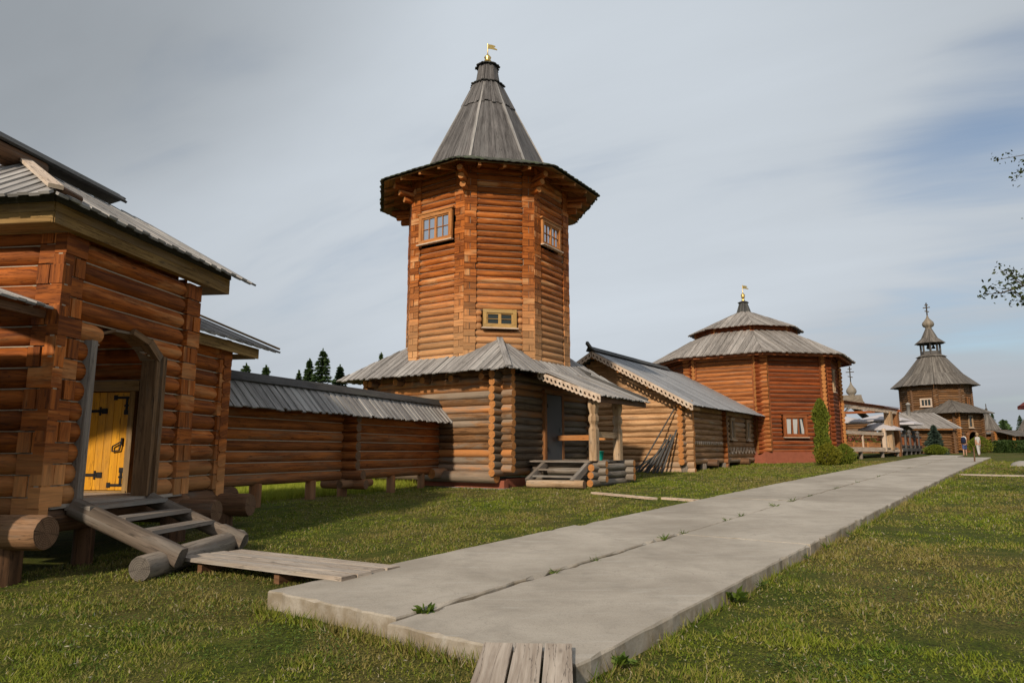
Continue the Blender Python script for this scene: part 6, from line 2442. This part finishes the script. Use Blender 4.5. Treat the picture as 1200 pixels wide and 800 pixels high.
person(32.75, 50.0, 40, 1.70, 'person in white shirt and blue shorts with a dark backpack', 'white', 'denim', 'hair', True, False)
person(33.75, 50.0, 20, 1.66, 'person in pale grey shirt and light trousers', 'greyshirt', 'greyshirt', 'hair_light', False, True)
M['maroon'] = plain('dark_red_cloth', (0.09, 0.018, 0.02), 0.85, 0.1)
person(34.35, 50.9, 30, 1.62, 'person in white top and dark red trousers, half hidden at the right of the group', 'white', 'maroon', 'hair', False, True)


# ------------------------------------------------------------------ the branch reaching in from the right
def make_right_tree():
    x, y = 13.2, 13.6
    g = gz(x, y)
    t = thing('leafy_tree', 'sparse leafy branches of a tree reaching in from the right edge', 'tree', (x, y, g))
    rng = np.random.default_rng(4)
    mb = MB()
    log(mb, V(x, y, g - 0.1), V(x - 0.1, y, 4.5), 0.22, 0.16, n=12)
    log(mb, V(x - 0.1, y, 4.45), V(x + 0.1, y - 0.1, 10.5), 0.16, 0.05, n=10)
    mb.build('trunk', ['bark', 'end_dark'], t)
    tips = []
    mb = MB()
    T = V(x, y, 0)
    def limb(p, q, r, n):
        p, q = Vector(p), Vector(q)
        prev = p
        for i in range(1, n + 1):
            f = i / n
            c = p + (q - p) * f + V(rng.normal(0, .05), rng.normal(0, .05), rng.normal(0, .06) + 0.25 * math.sin(f * 3.14))
            if i == n: c = q
            log(mb, prev, c, r * (1 - .8 * (f - 1 / n)), r * (1 - .8 * f), n=6)
            prev = c
            if f > 0.3:
                for k in range(2):
                    e = c + V(rng.normal(-.15, .22), rng.normal(0, .25), rng.normal(0, .2))
                    log(mb, c, e, 0.008, 0.004, n=5)
                    tips.append((c + (e - c) * .6, 0.14)); tips.append((e, 0.12))
        tips.append((q, 0.12))
    limb((x - .1, y, 5.6), (9.62, 12.0, 6.95), .06, 8)
    limb((x - .1, y, 6.2), (9.95, 12.3, 7.25), .05, 7)
    limb((x - .1, y, 5.0), (9.75, 12.1, 5.95), .045, 7)
    limb((x - .1, y, 4.3), (8.80, 12.0, 4.45), .06, 9)
    limb((x - .1, y, 4.4), (9.2, 12.0, 4.65), .045, 8)
    limb((x - .1, y, 4.2), (9.15, 11.9, 4.30), .04, 7)
    for k in range(14):
        a = rng.uniform(-1.2, 1.9)
        z0 = rng.uniform(5, 9.6)
        l = rng.uniform(1.6, 3.0)
        limb((x, y, z0), (x + l * math.cos(a), y + l * math.sin(a), z0 + rng.uniform(0, 1.4)), .045, 6)
    mb.build('limb', ['bark', 'bark'], t)
    P = []
    for c, r in tips:
        m = 13
        P.append(np.array(c) + rng.normal(0, r * 0.55, (m, 3)))
    leaf_tris('crown', np.concatenate(P), 0.075, 'birch', t, rng, droop=0.5, aspect=0.62)


make_right_tree()


# ------------------------------------------------------------------ small things on the grass and the path
def weed(x, y, z, size, label, seed, broad=False):
    rng = np.random.default_rng(seed)
    n = 26 if broad else 18
    a = rng.uniform(0, 6.28, n)
    l = size * rng.uniform(0.4, 1.0, n)
    el = rng.uniform(0.1, 0.9, n)
    d = np.stack([np.cos(a) * np.cos(el), np.sin(a) * np.cos(el), np.sin(el)], 1)
    P = np.array([x, y, z]) + d * l[:, None] * 0.6
    o = leaf_tris('weed', P, size * (0.6 if broad else 0.9), 'weed', None, rng, aspect=0.55 if broad else 0.10, dirs=d)
    move_origin(o, (x, y, z))
    tag(o, label, 'weed', 'weeds growing in the joints of the path')


JW = [(-0.71, 6.14), (0.51, 7.7), (1.06, 8.36), (2.21, 9.87), (2.66, 10.37), (3.78, 11.73), (4.21, 12.28), (5.38, 13.85), (6.0, 14.85), (6.92, 15.91), (8.47, 17.98), (10.14, 19.94), (12.02, 22.56), (15.94, 28.06)]
for i, (x, y) in enumerate(JW):
    a, b = path_ab(x, y)
    b = 1.835
    q = PF(a, b, 0)
    lb = 'small weed tuft growing out of the middle joint of the concrete path'
    if i == 0: lb = 'broad-leaved weed in the path joint nearest the viewer'
    weed(q.x, q.y, gz(q.x, q.y) + 0.125, 0.16 if i == 0 else 0.11 + 0.05 * (i in (3, 7, 8)), lb, 100 + i, i == 0)
EW = [(0.68, 5.14, .17, 'bushy weed at the right corner of the near path end'), (1.95, 7.0, .18, 'large-leaved weed halfway up the near right edge of the path'), (2.46, 7.55, .12, None), (3.55, 9.06, .10, None), (4.11, 9.82, .13, None), (5.05, 10.88, .1, None), (7.31, 13.85, .1, None), (10.83, 18.43, .14, None), (-1.9, 6.4, .10, 'weed under the chipped end face of the near left slab')]
for i, (x, y, s, lb) in enumerate(EW):
    a, b = path_ab(x, y)
    if i < 8: b = 3.70
    else: a = -0.16
    q = PF(a, b, 0)
    weed(q.x, q.y, gz(q.x, q.y) + 0.03, s, lb or 'small weed at the foot of the right edge of the path', 130 + i, i < 2)


def board_on_grass(name, p, q, w, label, mat='pale_board'):
    A = V(p[0], p[1], gz(*p) + 0.035)
    B = V(q[0], q[1], gz(*q) + 0.035)
    mb = MB()
    mb.bar(A, B, w, 0.05)
    o = mb.build(name, mat)
    move_origin(o, (A + B) / 2)
    tag(o, label, 'plank', 'planks lying across the lawn')


board_on_grass('wooden_plank', (2.22, 19.1), (3.5, 17.1), 0.16, 'plank lying in the grass from the tower porch, farther from the path')
board_on_grass('wooden_plank', (3.72, 17.2), (4.80, 15.95), 0.16, 'plank lying in the grass that touches the left edge of the path')
board_on_grass('wooden_plank', (15.3, 25.7), (18.0, 23.0), 0.22, 'long plank lying in the grass right of the path', 'deck_board')


def make_stone():
    rng = random.Random(3)
    mb = MB()
    c = V(23.3, 31.6, gz(23.3, 31.6) + 0.05)
    rings = []
    for f in (0.0, 0.35, 0.7, 1.0):
        w = math.sqrt(max(0.05, 1 - (f * 0.95) ** 2))
        rings.append([c + V(0.55 * w * math.cos(i * .628) * rng.uniform(.85, 1.1), 0.35 * w * math.sin(i * .628) * rng.uniform(.85, 1.1), 0.24 * f - 0.05) for i in range(10)])
    mb.loft(rings, 0, True)
    o = mb.build('stone', 'cement')
    move_origin(o, c)
    tag(o, 'pale flat stone in the lawn at the right edge', 'stone')


make_stone()


def make_stake():
    x, y = 22.9, 34.3
    g = gz(x, y)
    mb = MB()
    log(mb, V(x, y, g - 0.05), V(x + 0.02, y, g + 0.85), 0.035, n=8)
    o = mb.build('stake', ['dark_log', 'end_dark'])
    move_origin(o, (x, y, g))
    tag(o, 'thin wooden stake in the lawn beside the far end of the path', 'stake')


make_stake()
